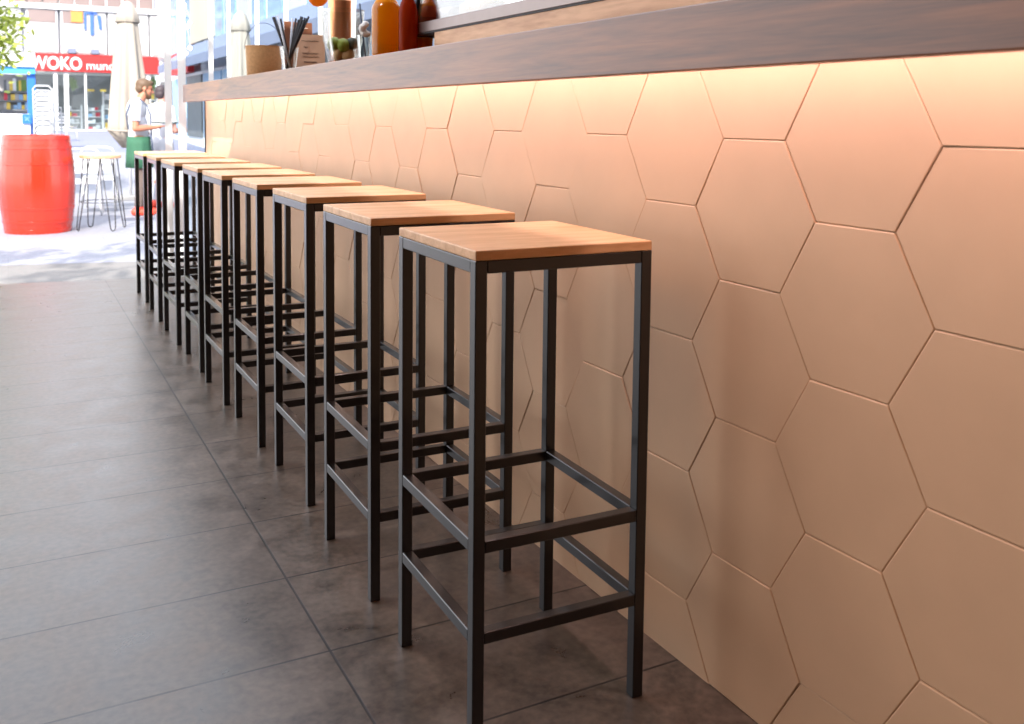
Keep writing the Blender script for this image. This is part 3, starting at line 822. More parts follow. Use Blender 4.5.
# closed parasols
def parasol(label, px, y, top_py, val_py, bot_py, r_val, r_bot, name='closed_parasol', lean=0.0):
    p = at(px, y); k = px_per_m(Vector((p.x, y, 1.5)))
    g0 = p.z
    zt, zv, zb_ = (zz(px, q, y)-g0 for q in (top_py, val_py, bot_py))
    rv, rb_ = r_val/k*0.95, r_bot/k*0.95
    t = thing(name, label, 'parasol', p, random.uniform(0, 1), 'closed cream parasols on the terrace')
    pole_z = 0.06
    bm = nb(); add_tube(bm, [(0, 0, pole_z), (0, 0, zt-0.02)], 0.022, 12); obj('pole', bm, M['white_metal'], t, smooth=True)
    bm = nb(); add_box(bm, (-0.24, -0.24, 0), (0.24, 0.24, 0.06), 0.008); obj('base_plate', bm, M['concrete'], t)
    n = 8
    def pleat(a, j, z):
        q = (zt-z)/(zt-zb_)
        return 1.0 + 0.16*min(1, q*1.4)*math.cos(n*a) + 0.04*math.sin(3*a+z*3)
    prof = []
    for i in range(18):
        q = i/17; z = zv + (zb_-zv)*q
        rr = rv*0.85 + (rb_-rv*0.85)*(q**0.85)
        prof.append((rr, z))
    prof.append((rb_*0.8, zb_-0.08)); prof.append((rb_*0.35, zb_-0.26)); prof.append((0.03, zb_-0.2))
    bm = nb(); add_lathe(bm, prof, 64, cap=(True, True), mod=pleat); obj('canopy', bm, M['canvas'], t, smooth=True)
    bm = nb()
    cap = [(0.01, zt), (rv*0.35, zt-0.02), (rv*0.62, zt-(zt-zv)*0.25), (rv*0.88, zt-(zt-zv)*0.6), (rv*1.08, zv-0.02), (rv*1.0, zv-0.03)]
    add_lathe(bm, cap, 48, cap=(True, False), mod=lambda a, j, z: 1+0.05*math.cos(8*a)*j/5); obj('top_cap', bm, M['canvas'], t, smooth=True)
    bm = nb(); rr = rv*0.9
    zst = zb_+0.02
    add_tube(bm, [((rb_*1.17)*math.cos(2*PI*i/40), (rb_*1.17)*math.sin(2*PI*i/40), zst+0.02*math.sin(2*PI*i/40)) for i in range(40)], 0.012, 6, closed=True)
    obj('tie_strap', bm, M['canvas'], t, smooth=True)
    return t
parasol('tall closed cream parasol standing behind the waiter with the tray', 129, 15.6, 1, 21, 131, 11.5, 20.5)
parasol('closed cream parasol seen through the glazing behind the counter bucket', 241, 12.5, 11, 29, 100, 10.0, 14.0)
parasol('farther closed cream parasol glimpsed behind the wire bucket handle', 273, 19.0, 30, 38, 75, 5.0, 7.0)

# festoon bulb glints handled by the reflected bulbs; far kiosk
yQ = 26.0
q0 = at(33, yQ)
t = thing('kiosk', 'blue-framed newsstand kiosk behind the barrel and the tree', 'kiosk', q0)
def W(px, py, y=yQ): return on_y(px, py, y) - q0
def kbox(bm, px0, px1, py0, py1, y0, y1):
    a, b = W(px0, py1), W(px1, py0)
    add_box(bm, (a.x, y0, max(a.z, 0)), (b.x, y1, b.z), 0.01)
bm = nb(); kbox(bm, 30, 35, 66, 190, 0, 0.25); obj('post', bm, M['blue'], t)
bm = nb(); kbox(bm, -14, -9, 66, 190, 0, 0.25); obj('post', bm, M['blue'], t)
bm = nb(); kbox(bm, -14, 35, 66, 73, -0.12, -0.002); obj('beam', bm, M['sky_blue'], t)
bm = nb(); kbox(bm, -14, 35, 63.5, 66, -0.2, 1.4); obj('roof', bm, M['white'], t)
bm = nb(); kbox(bm, -9, 30, 114, 190, -0.25, 0.2); obj('counter_front', bm, M['white'], t)
bm = nb(); kbox(bm, -9, 30, 73, 114, 1.2, 1.3); obj('back_panel', bm, M['pale_pane'], t)
for py in (90.5, 100, 109.5):
    bm = nb(); kbox(bm, -9, 30, py, py+1.2, 0.85, 1.19); obj('shelf', bm, M['dark'], t)
rnd = random.Random(21)
gm = ['goods_white', 'goods_yellow', 'goods_red', 'goods_green', 'goods_blue', 'dark', 'pale_pane']
for row, (py0, py1) in enumerate(((76, 90.4), (92, 99.9), (101.5, 109.4))):
    x = 4.0
    while x < 28:
        w_ = rnd.uniform(2.5, 4.5)
        a, b = on_y(x, py1, yQ), on_y(x+w_-0.4, py0+rnd.uniform(0, 4), yQ)
        bm = nb(); add_box(bm, (a.x, yQ+0.95, a.z+0.003), (b.x, yQ+1.1, b.z), 0.004)
        o = obj('magazine', bm, M[rnd.choice(gm)]); tag(o, 'magazine standing on a shelf of the blue-framed kiosk', 'magazine', 'magazines on the kiosk shelves')
        x += w_
q = on_y(27, 119, yQ-0.3); k = px_per_m(q)
t = thing('blue_sign', 'small square blue sign with a white cross stroke on the kiosk front', 'sign', q)
s_ = 4.3/k
bm = nb(); add_box(bm, (-s_, -0.02, -s_*1.1), (s_, 0.02, s_*1.1), 0.005); obj('panel', bm, M['blue'], t)
bm = nb()
for sg in (-1, 1): add_tube(bm, [(-s_*0.45, -0.024, -s_*0.45*sg), (s_*0.45, -0.024, s_*0.45*sg)], s_*0.07, 6)
obj('emblem', bm, M['goods_blue'], t)

# ------------------------------------------------------------------ shop building across the road
yF = 40.0
gF = ground_z(yF)
o0 = Vector((2.5, yF, gF))
bld = thing('shop_building', 'pale building with a shop front and large upper windows across the road', 'building', o0)
def FX(px): return on_y(px, 60, yF).x
def FZ(py, px=90): return on_y(px, py, yF).z
def fbox(name, m, x0, x1, z0, z1, y0=0.0, y1=0.12, parent=None, bev=0.0):
    bm = nb(); add_box(bm, (x0-o0.x, y0, z0-gF), (x1-o0.x, y1, z1-gF), bev); return obj(name, bm, m, parent or bld)
xl, xr = -9.0, FX(165.5)
z_sb, z_st = FZ(72.5), FZ(55)
fbox('wall', M['facade'], xl, xr, z_st+0.02, 9.0, 0.3, 0.6)
fbox('wall_band', M['white'], xl, xr, FZ(11), FZ(6), -0.02, 0.298)
fbox('wall_pier', M['facade'], xl, FX(28), gF, z_st+0.015, 0.02, 0.6)
# upper windows
ups = [(-60, -34), (-32, -6), (-4, 22), (27, 58.5), (61.5, 107), (109, 149), (151, 163)]
for (a, b) in ups:
    x0, x1 = FX(a), FX(b)
    f = fbox('window', M['white'], x0, x1, FZ(54), FZ(11.2), 0.1, 0.298)
    fbox('pane', M['pale_pane'], x0+0.07, x1-0.07, FZ(53), FZ(12), 0.07, 0.0995, f)
    if a in (27, 61.5): fbox('blind', M['brown_panel'], x0+0.08, x1-(0.08 if a == 27 else 0.9), FZ(24), FZ(12.2), 0.05, 0.069, f)
for i in range(-4, 10):
    x0 = FX(10+i*16)+0.05
    if x0+0.55 > xr: break
    f = fbox('window', M['white'], x0, x0+0.58, FZ(5.8), FZ(-24), 0.1, 0.298)
    fbox('pane', M['brown_panel'], x0+0.04, x0+0.54, FZ(5.4), FZ(-23), 0.07, 0.0995, f)
# banner printed on the big window
t = thing('window_banner', 'banner with orange and blue shapes in the upper window above the red sign', 'banner', (FX(88), yF+0.03, FZ(34)))
bz = FZ(34)
bm = nb()
x0 = FX(72)-FX(88); x1 = FX(84)-FX(88)
add_box(bm, (x0, -0.02, FZ(23)-bz), (x1, 0.0, FZ(12)-bz), 0.01); obj('orange_print', bm, M['orange'], t)
bm = nb()
for (a, b, c, d) in ((85, 87, 12.5, 30), (91, 94.5, 13, 35), (87, 98, 12, 14)):
    add_box(bm, (FX(a)-FX(88), -0.02, FZ(d)-bz), (FX(b)-FX(88), -0.002, FZ(c)-bz))
v = add_prism(bm, [(FX(98)-FX(88), -0.02, FZ(15)-bz), (FX(101.5)-FX(88), -0.02, FZ(15)-bz), (FX(102.5)-FX(88), -0.02, FZ(29)-bz), (FX(100)-FX(88), -0.02, FZ(29)-bz)], (0, 0.018, 0))
obj('blue_print', bm, mat('banner_blue', srgb(58, 96, 168), rough=0.6, var=0.05, scale=3), t)
# ground floor shop front
fbox('back_wall', M['dark'], FX(30), xr, gF, z_sb, 3.0, 3.1)
fbox('shop_ceiling', M['pale_pane'], FX(30), xr, z_sb, z_sb+0.1, 0.62, 3.0)
for a, b in ((53, 57), (63.5, 68), (84, 86), (117, 119), (146, 150), (162, 165)):
    fbox('column', M['white'], FX(a), FX(b), gF, z_sb-0.005, -0.02, 0.18)
prev = 36
for a, b in ((36, 53), (57, 63.5), (68, 84), (86, 117), (119, 146), (150, 162)):
    fbox('shop_pane', M['glass'], FX(a)+0.005, FX(b)-0.005, gF, z_sb-0.01, 0.05, 0.06)
# red shop sign
sx0, sx1 = FX(35), FX(165)
t = thing('shop_sign', 'long red shop sign with large white letters above the shop front', 'sign', ((sx0+sx1)/2, yF-0.05, z_sb))
mx_ = (sx0+sx1)/2
bm = nb(); add_box(bm, (sx0-mx_, -0.1, 0.01), (sx1-mx_, 0.04, z_st-z_sb), 0.01); obj('panel', bm, M['sign_red'], t)
hL = z_st-z_sb
tm = text_mesh('lettering', 'WOKO', hL*0.98, M['white'], t, (FX(30.5)-mx_, -0.115, hL*0.14), (PI/2, 0, 0), 0.012, 0.02)
dxm = max(v.co.x for v in tm.data.vertices); tm.scale.x = (FX(81.5)-FX(30.5))/dxm
tm = text_mesh('lettering', 'mund', hL*0.68, M['white'], t, (FX(85.5)-mx_, -0.115, hL*0.16), (PI/2, 0, 0), 0.012, 0.004)
dxm = max(v.co.x for v in tm.data.vertices); tm.scale.x = (FX(113.5)-FX(85.5))/dxm
# two floodlights over the sign
for a, lab in ((72, 'left'), (95, 'right')):
    q = Vector((FX(a), yF-0.12, z_st+0.01))
    t = thing('floodlight', 'small dark floodlight mounted on top of the red sign, the %s one of two' % lab, 'floodlight', q, 0, 'floodlights on the red sign')
    bm = nb(); add_box(bm, (-0.14, -0.1, 0.02), (0.14, 0.06, 0.2), 0.015); obj('housing', bm, M['awning'], t)
    bm = nb(); add_tube(bm, [(-0.15, -0.02, 0.1), (-0.15, 0, 0.0), (0.15, 0, 0.0), (0.15, -0.02, 0.1)], 0.012, 6); obj('bracket', bm, M['gasket'], t)
# display racks inside the shop
for i, (a, b) in enumerate(((38, 52), (69, 83), (88, 104), (106, 116), (120, 145), (151, 161))):
    q = Vector(((FX(a)+FX(b))/2, yF+1.2+0.3*(i % 2), gF)); w_ = (FX(b)-FX(a))/2
    if i in (1, 2):
        ht = 1.0
    else: ht = 1.6
    lab = ['pale display rack at the left end of the shop front', 'display rack behind the window beside the white column', 'dark rack in the middle of the shop front', 'narrow display rack left of the parasol inside the shop', 'wide display rack in the shop behind the parasol', 'display rack at the right end of the shop front'][i]
    t = thing('display_rack', lab, 'rack', q, 0, 'display racks inside the shop')
    bm = nb()
    for sx in (-1, 1): add_box(bm, (sx*w_-0.02, -0.2, 0), (sx*w_+0.02, 0.2, ht))
    obj('side_panel', bm, M['goods_white'], t)
    rnd = random.Random(40+i)
    nsh = 4
    for s in range(nsh):
        z_ = ht*(s+0.1)/nsh
        bm = nb(); add_box(bm, (-w_+0.021, -0.19, z_), (w_-0.021, 0.19, z_+0.025)); obj('shelf', bm, M['goods_white'], t)
        x = -w_+0.05
        while x < w_-0.12:
            ww = rnd.uniform(0.09, 0.2); hh = rnd.uniform(0.4, 0.85)*ht/nsh
            if x+ww > w_-0.03: break
            bm = nb(); add_box(bm, (x+q.x, -0.15+q.y, z_+0.0255+q.z), (x+ww-0.015+q.x, 0.05+q.y, z_+0.0255+hh*0.85+q.z), 0.006)
            o = obj('package', bm, M[rnd.choice(gm)]); tag(o, 'small package on a rack shelf inside the shop across the road', 'package', 'packages on the shop racks')
            x += ww
# hanging plants / yellow signs in the shop
for i, (a, b, py0, py1, mk, nm, lab) in enumerate((
    (70, 78, 76, 90, 'goods_green', 'hanging_plant', 'green plant hanging in the shop window beside the column'),
    (152, 160, 74, 90, 'goods_green', 'hanging_plant', 'green plant hanging at the right end of the shop window'))):
    c_ = Vector((FX((a+b)/2), yF+0.9, FZ((py0+py1)/2))); rx = (FX(b)-FX(a))/2; rz_ = (FZ(py0)-FZ(py1))/2
    rnd = random.Random(60+i); bm = nb()
    for j in range(240):
        v = Vector((rnd.gauss(0, .45), rnd.gauss(0, .4), rnd.gauss(0, .45)))
        s_ = 0.05; e = Euler((rnd.uniform(0, 6), rnd.uniform(0, 6), 0)).to_matrix()
        q = Vector((v.x*rx, v.y*0.3, v.z*rz_))
        add_poly(bm, [q + e @ Vector(w_) for w_ in ((-s_, 0, 0), (0, -s_*0.4, 0), (s_, 0, 0), (0, s_*0.4, 0))])
    o = obj(nm, bm, M[mk], loc=c_); tag(o, lab, 'plant')
for a, b, lab in ((88, 95, 'left'), (101, 107, 'right')):
    bm = nb(); add_box(bm, (FX(a), yF+0.6, FZ(91)), (FX(b), yF+0.63, FZ(88.8)), 0.005)
    o = obj('yellow_sign', bm, M['goods_yellow']); tag(o, 'small yellow strip sign hanging in the dark shop window, the %s one' % lab, 'sign', 'yellow strip signs in the shop window')

# ------------------------------------------------------------------ glass office building along the right of the street
XR = 5.0
gl = thing('office_building', 'blue glass building with white window frames along the right of the street', 'building', (XR, 22, 0))
def OY(px): 
    d = ray(px, 60); return XR*d.y/d.x
def obox(name, m, y0, y1, z0, z1, x0, x1, parent=None):
    bm = nb(); add_box(bm, (x0, y0-22, z0), (x1, y1-22, z1)); return obj(name, bm, m, parent or gl)
yn, yfar = 9.0, 38.5
obox('wall', M['facade'], yn, yfar, -0.3, 10, 0.35, 3.0)
y = yn
i = 0
while y < yfar-1.4:
    f = obox('window', M['white'], y, y+1.4, 3.0, 9.0, 0.2, 0.349)
    obox('pane', M['blue_glass'] if i % 3 else M['pale_pane'], y+0.1, y+1.3, 3.05, 5.6, 0.15, 0.1995, f)
    obox('pane', M['blue_glass'], y+0.1, y+1.3, 5.8, 8.9, 0.15, 0.1995, f)
    y += 1.5; i += 1
y = yn
while y < yfar-2.8:
    f = obox('shop_window', M['frame'], y, y+2.7, 0.0, 2.3, 0.2, 0.349)
    obox('pane', M['goods_blue'] if int(y) % 2 else M['dark'], y+0.12, y+2.58, 0.35, 2.2, 0.15, 0.1995, f)
    y += 2.8
obox('panel', M['beige'], OY(209.5), OY(187), 3.15, 10, 0.1, 0.149)
obox('sign_band', M['sign_red'], OY(189), OY(172), 2.3, 2.95, -0.05, 0.149)
# awning
t = thing('awning', 'long slate grey awning on the building at the right of the street', 'awning', (XR, 22, 2.4))
bm = nb()
ya_, yb_ = 10.0, OY(190)
add_prism(bm, [(0.14, ya_-22, 0.72), (0.14, ya_-22, 0.68), (-0.9, ya_-22, 0.0), (-0.9, ya_-22, 0.04)], (0, yb_-ya_, 0)); obj('canopy', bm, M['awning'], t)
bm = nb(); add_box(bm, (-0.92, ya_-22, -0.18), (-0.9005, yb_-22, 0.04)); obj('valance', bm, M['awning'], t)
n_arm = 5
for i in range(n_arm):
    yy = ya_-22+0.4+(yb_-ya_-0.8)*i/(n_arm-1)
    bm = nb(); add_tube(bm, [(0.14, yy, 0.1), (-0.88, yy, -0.02)], 0.02, 8); obj('arm', bm, M['white_metal'], t)

# ------------------------------------------------------------------ trees
def tree(label, loc, crown_c, crown_r, n, leaf, seed, grp, cluster=40):
    rnd = random.Random(seed)
    t = thing('street_tree', label, 'tree', loc, 0, grp)
    c = Vector(crown_c)-Vector(loc)
    bm = nb(); add_tube(bm, [(0, 0, 0), (c.x*0.2, c.y*0.2, c.z*0.45), (c.x*0.7, c.y*0.7, c.z*0.85), (c.x, c.y, c.z+crown_r[2]*0.3)], [0.11, 0.09, 0.07, 0.03], 10)
    for i in range(7):
        a = i*0.9; e = Vector((math.cos(a)*crown_r[0], math.sin(a)*crown_r[1], rnd.uniform(-.2, .6)*crown_r[2]))*0.75
        s = Vector((c.x*0.7, c.y*0.7, c.z*0.8))
        add_tube(bm, [s, s.lerp(c+e, 0.5)+Vector((0, 0, 0.1)), c+e], [0.04, 0.025, 0.01], 6)
    obj('trunk', bm, M['bark'], t, smooth=True)
    bm = nb()
    cl = []
    for i in range(cluster):
        v = Vector((rnd.gauss(0, 1), rnd.gauss(0, 1), rnd.gauss(0, 1))).normalized()*rnd.random()**0.45
        cl.append(c + Vector((v.x*crown_r[0], v.y*crown_r[1], v.z*crown_r[2])))
    for j in range(n):
        q = rnd.choice(cl) + Vector((rnd.gauss(0, .18), rnd.gauss(0, .18), rnd.gauss(0, .15)))
        s_ = leaf*rnd.uniform(.7, 1.3); e = Euler((rnd.uniform(-1, 1), rnd.uniform(-1, 1), rnd.uniform(0, 6.3))).to_matrix()
        add_poly(bm, [q + e @ Vector(w_) for w_ in ((-s_, 0, 0), (-s_*0.3, -s_*0.45, 0), (s_*0.5, -s_*0.4, 0), (s_*1.1, 0, 0), (s_*0.5, s_*0.4, 0), (-s_*0.3, s_*0.45, 0))])
    obj('foliage', bm, M['leaf'], t)
    return t
yT = 15.0
tree('yellow-green leafy tree at the left edge behind the barrel', (-1.9, yT, STREET), (-0.85, yT, 2.45), (0.95, 1.0, 1.3), 15000, 0.055, 5, 'street trees', 75)
tree('yellow-green street tree shading the threshold paving', (-4.6, 3.4, STREET), (-2.8, 2.0, 4.8), (2.7, 1.7, 0.6), 1500, 0.09, 9, 'street trees', 26)

# ------------------------------------------------------------------ people
def remeshed(name, bm, m, parent, voxel=0.009, smooth=6):
    o = obj(name, bm, m, parent, smooth=True)
    r = o.modifiers.new('remesh', 'REMESH'); r.mode = 'VOXEL'; r.voxel_size = voxel; r.use_smooth_shade = True
    s = o.modifiers.new('smooth', 'SMOOTH'); s.factor = 0.5; s.iterations = smooth
    return o

def limb(bm, pts, rs, seg=14):
    """tapering limb with rounded joints"""
    pts = [Vector(p) for p in pts]
    for i in range(len(pts)-1):
        a, b = pts[i], pts[i+1]
        n = 5
        add_tube(bm, [a.lerp(b, j/n) for j in range(n+1)], [rs[i] + (rs[i+1]-rs[i])*j/n for j in range(n+1)], seg)
    for p, r in zip(pts, rs): add_ball(bm, p, r*0.995, 14, 10)

def hand(bm, wrist, fwd, palm_dir, side, curl=0.35, sz=1.0):
    """palm + five fingers; fwd along the fingers, palm_dir out of the palm, side towards the thumb"""
    f, pdir, sd = Vector(fwd).normalized(), Vector(palm_dir).normalized(), Vector(side).normalized()
    w = Vector(wrist)
    limb(bm, [w, w + f*0.05*sz], [0.024*sz, 0.026*sz], 10)
    for q in (-0.026, -0.009, 0.009, 0.026):
        limb(bm, [w + f*0.02*sz + sd*q*0.7*sz, w + f*0.088*sz + sd*q*sz], [0.013*sz, 0.0115*sz], 8)
    for q, L_ in ((0.027, 0.072), (0.0095, 0.082), (-0.0095, 0.076), (-0.027, 0.06)):
        b = w + f*0.088*sz + sd*q*sz
        d1 = (f + sd*q*2.5 + pdir*curl*0.3).normalized(); d2 = (d1 + pdir*curl).normalized(); d3 = (d2 + pdir*curl).normalized()
        p1 = b + d1*L_*0.45*sz; p2 = p1 + d2*L_*0.32*sz; p3 = p2 + d3*L_*0.23*sz
        limb(bm, [b, p1, p2, p3], [0.0095*sz, 0.0088*sz, 0.008*sz, 0.0068*sz], 8)
    b = w + f*0.022*sz + sd*0.024*sz
    p1 = b + (sd*0.8 + f*0.6).normalized()*0.04*sz; p2 = p1 + (f + sd*0.3 + pdir*0.3).normalized()*0.032*sz
    limb(bm, [b, p1, p2], [0.0125*sz, 0.0105*sz, 0.008*sz], 8)

def head(bm, c, tilt=0.0):
    """cranium, jaw, neck mass, nose, ears; faces +x"""
    c = Vector(c); R_ = Euler((0, tilt, 0))
    def at_(x, y, z): return c + R_.to_matrix() @ Vector((x, y, z))
    add_ball(bm, at_(-0.012, 0, 0.03), (0.098, 0.076, 0.086), 22, 16, R_)
    add_ball(bm, at_(0.028, 0, -0.03), (0.066, 0.06, 0.078), 20, 14, R_)
    add_ball(bm, at_(0.062, 0, -0.088), (0.03, 0.034, 0.024), 14, 10, R_)         # chin
    add_ball(bm, at_(0.035, 0, -0.075), (0.05, 0.05, 0.036), 14, 10, R_)          # jaw
    limb(bm, [at_(0.082, 0, 0.012), at_(0.108, 0, -0.026)], [0.009, 0.015], 10)   # nose
    add_ball(bm, at_(0.083, 0, 0.024), (0.014, 0.045, 0.01), 12, 8, R_)           # brow
    for s in (-1, 1):
        add_ball(bm, at_(-0.006, s*0.077, -0.005), (0.02, 0.009, 0.032), 12, 8, R_)
        add_ball(bm, at_(0.06, s*0.034, -0.02), (0.024, 0.02, 0.02), 12, 8, R_)   # cheeks
    return at_, R_

def person(label, loc, rz, hgt, skin, hairm, trm, shoem, bearded, pose):
    t = thing('person', label, 'person', loc, rz)
    S = hgt/1.75
    P_ = {k_: (Vector(v)*S if isinstance(v, tuple) and not k_.startswith('hand') else v) for k_, v in pose.items()}
    bm = nb()
    hc = P_['head']
    at_, R_ = head(bm, hc, pose['tilt'])
    limb(bm, [P_['neck'], hc + Vector((-0.012, 0, -0.06))], [0.06, 0.054])
    sh, hip = P_['chest'], P_['hip']
    mid = sh.lerp(hip, 0.55)
    add_ball(bm, sh + Vector((0, 0, -0.06)), (0.112*S, 0.165*S, 0.16*S), 22, 16)
    add_ball(bm, mid, (0.1*S, 0.142*S, 0.17*S), 22, 16)
    add_ball(bm, hip, (0.112*S, 0.165*S, 0.13*S), 22, 16)
    for s, side in ((-1, 'r'), (1, 'l')):
        a, e, w = P_['sho_'+side], P_['elb_'+side], P_['wri_'+side]
        limb(bm, [sh + Vector((0, s*0.06, 0.02)), a, a.lerp(e, 0.5), e, e.lerp(w, 0.35), w], [0.07, 0.056, 0.047, 0.041, 0.041, 0.027])
        f = P_['hand_'+side]
        hand(bm, w, f[0], f[1], f[2], f[3])
        h0, kn, an = P_['hip_'+side], P_['kne_'+side], P_['ank_'+side]
        limb(bm, [h0, h0.lerp(kn, 0.5), kn, kn.lerp(an, 0.3) + Vector((-0.012, 0, 0)), an], [0.088, 0.074, 0.055, 0.056, 0.038])
        limb(bm, [an + Vector((-0.03, 0, -0.045)), an + Vector((0.13, 0, -0.055))], [0.035, 0.03])
    body = remeshed('body', bm, skin, t, 0.0065, 3)
    # eyes, brows and mouth
    bm = nb()
    for s in (-1, 1):
        add_ball(bm, at_(0.079, s*0.031, 0.004), (0.009, 0.014, 0.007), 12, 8, R_)
    obj('eye', bm, M['eye'], t, smooth=True)
    bm = nb(); add_ball(bm, at_(0.09, 0, -0.062), (0.008, 0.024, 0.006), 12, 8, R_); obj('mouth', bm, M['lip'], t, smooth=True)
    bm = nb()
    for s in (-1, 1): add_tube(bm, [at_(0.092, s*0.016, 0.03), at_(0.09, s*0.034, 0.034), at_(0.078, s*0.05, 0.028)], 0.005, 6)
    obj('eyebrow', bm, hairm, t)
    # hair cap
    bm = nb()
    add_ball(bm, at_(-0.022, 0, 0.052), (0.1, 0.084, 0.082), 22, 16, R_)
    add_ball(bm, at_(-0.055, 0, 0.0), (0.062, 0.076, 0.07), 18, 12, R_)
    add_ball(bm, at_(0.045, 0, 0.088), (0.05, 0.06, 0.036), 16, 10, R_)
    for s in (-1, 1): add_ball(bm, at_(0.012, s*0.062, 0.028), (0.024, 0.018, 0.034), 12, 8, R_)
    remeshed('hair', bm, hairm, t, 0.008, 3)
    if bearded:
        bm = nb()
        add_ball(bm, at_(0.06, 0, -0.094), (0.04, 0.044, 0.034), 16, 10, R_)
        for s in (-1, 1):
            limb(bm, [at_(0.012, s*0.06, -0.03), at_(0.03, s*0.054, -0.072), at_(0.066, s*0.03, -0.092)], [0.013, 0.018, 0.02], 8)
        add_tube(bm, [at_(0.088, -0.03, -0.056), at_(0.1, 0, -0.048), at_(0.088, 0.03, -0.056)], 0.007, 6)
        remeshed('beard', bm, hairm, t, 0.007, 2)
    # t-shirt
    bm = nb(); g_ = 0.014
    add_ball(bm, sh + Vector((0, 0, -0.06)), (0.112*S+g_, 0.165*S+g_, 0.15*S+g_), 22, 16)
    add_ball(bm, mid, (0.1*S+g_*1.6, 0.142*S+g_*1.6, 0.18*S), 22, 16)
    add_lathe(bm, [(0.128*S, hip.z-0.02), (0.126*S, hip.z+0.06), (0.12*S, mid.z)], 26, (hip.x, hip.y, 0))
    for v in bm.verts[-26*3:]: v.co.y = hip.y + (v.co.y-hip.y)*1.36
    for s, side in ((-1, 'r'), (1, 'l')):
        a, e, w = P_['sho_'+side], P_['elb_'+side], P_['wri_'+side]
        limb(bm, [sh + Vector((0, s*0.06, 0.025)), a, a.lerp(e, 0.4)], [0.082, 0.073, 0.068])
        add_tube(bm, [a.lerp(e, 0.35), a.lerp(e, 0.68)], [0.066, 0.068], 16)
        if pose['long_sleeve']: limb(bm, [a.lerp(e, 0.6), e, e.lerp(w, 0.85)], [0.066, 0.056, 0.042])
    remeshed('shirt', bm, M['shirt'], t, 0.009, 4)
    # trousers
    bm = nb()
    add_ball(bm, hip + Vector((0, 0, -0.01)), (0.122*S, 0.172*S, 0.125*S), 20, 14)
    for s, side in ((-1, 'r'), (1, 'l')):
        h0, kn, an = P_['hip_'+side], P_['kne_'+side], P_['ank_'+side]
        limb(bm, [h0, h0.lerp(kn, 0.5), kn, an + Vector((0, 0, 0.05))], [0.1, 0.088, 0.068, 0.055])
    remeshed('trousers', bm, trm, t, 0.009, 4)
    for s, side in ((-1, 'r'), (1, 'l')):
        an = P_['ank_'+side]
        bm = nb()
        limb(bm, [Vector((an.x-0.045, an.y, 0.05)), Vector((an.x+0.06, an.y, 0.045)), Vector((an.x+0.165, an.y, 0.033))], [0.05, 0.048, 0.036])
        limb(bm, [Vector((an.x-0.02, an.y, 0.06)), an + Vector((0, 0, 0.02))], [0.05, 0.048])
        for v in bm.verts: v.co.z = max(v.co.z, 0.0)
        remeshed('shoe', bm, shoem, t, 0.008, 2)
    return t, P_, S

# waiter with tray, in profile
yW = 13.05
wl = at(138, yW)
hgt = zz(146, 80, yW) - STREET
sS = 1.75
pose = dict(head=(0.085, 0, 1.635), tilt=0.18, neck=(0.01, 0, 1.46), chest=(-0.02, 0, 1.42), hip=(0.0, 0, 0.96),
            sho_r=(-0.03, -0.19, 1.41), elb_r=(-0.05, -0.235, 1.125), wri_r=(0.2, -0.16, 1.145),
            sho_l=(-0.02, 0.19, 1.41), elb_l=(-0.03, 0.24, 1.13), wri_l=(0.2, 0.15, 1.14),
            hand_r=((1, 0.25, 0.12), (0, 0, 1), (0, -1, 0), 0.12), hand_l=((1, -0.25, 0.12), (0, 0, 1), (0, 1, 0), 0.12),
            hip_r=(0, -0.09, 0.92), kne_r=(0.03, -0.1, 0.5), ank_r=(-0.02, -0.1, 0.09),
            hip_l=(0, 0.09, 0.92), kne_l=(0.06, 0.1, 0.5), ank_l=(0.05, 0.1, 0.09), long_sleeve=False)
man, P_, S = person('bearded waiter in white t-shirt and green apron carrying a tray in both hands', wl, math.radians(-4), hgt, M['skin'], M['hair'], M['trousers'], M['shoe'], True, pose)
# apron wrapped round the waist
bm = nb()
hz = 1.0*S
rows = [(0.142, hz+0.02), (0.15, hz-0.08), (0.16, hz-0.22), (0.168, hz-0.38)]
add_lathe(bm, [(a*S, z) for a, z in rows], 48, cap=(False, False), mod=lambda a, j, z: 1+0.03*j*math.cos(9*a)*0.5)
for v in bm.verts: v.co.y *= 1.3
ap = obj('apron', bm, M['apron'], man, smooth=True)
sm = ap.modifiers.new('solid', 'SOLIDIFY'); sm.thickness = 0.006
bm = nb()
pts = [(-0.13, -0.11, 1.12), (-0.15, -0.12, 1.3), (-0.1, -0.14, 1.46), (0.02, -0.135, 1.5), (0.1, -0.13, 1.42), (0.14, -0.12, 1.3), (0.145, -0.11, 1.15), (0.15, -0.12, 1.0), (0.165, -0.13, 0.82)]
cu = [Vector(q)*S for q in pts]
add_tube(bm, cu, 0.009, 6); obj('apron_strap', bm, M['strap'], man, smooth=True)
# tray
tip = P_['wri_r'] + Vector((0.12, 0.17, 0.055))
wm = Matrix.Translation(wl) @ Matrix.Rotation(math.radians(-4), 4, 'Z')
tl = wm @ Vector((0.36*S, 0.0, 1.19*S))
bm = nb(); add_lathe(bm, [(0.001, 0), (0.185, 0.0), (0.2, 0.012), (0.203, 0.02), (0.197, 0.02), (0.183, 0.006), (0.001, 0.006)], 40)
o = obj('serving_tray', bm, M['tray'], loc=tl, smooth='auto'); tag(o, 'flat round grey-green serving tray held out by the bearded waiter', 'tray')

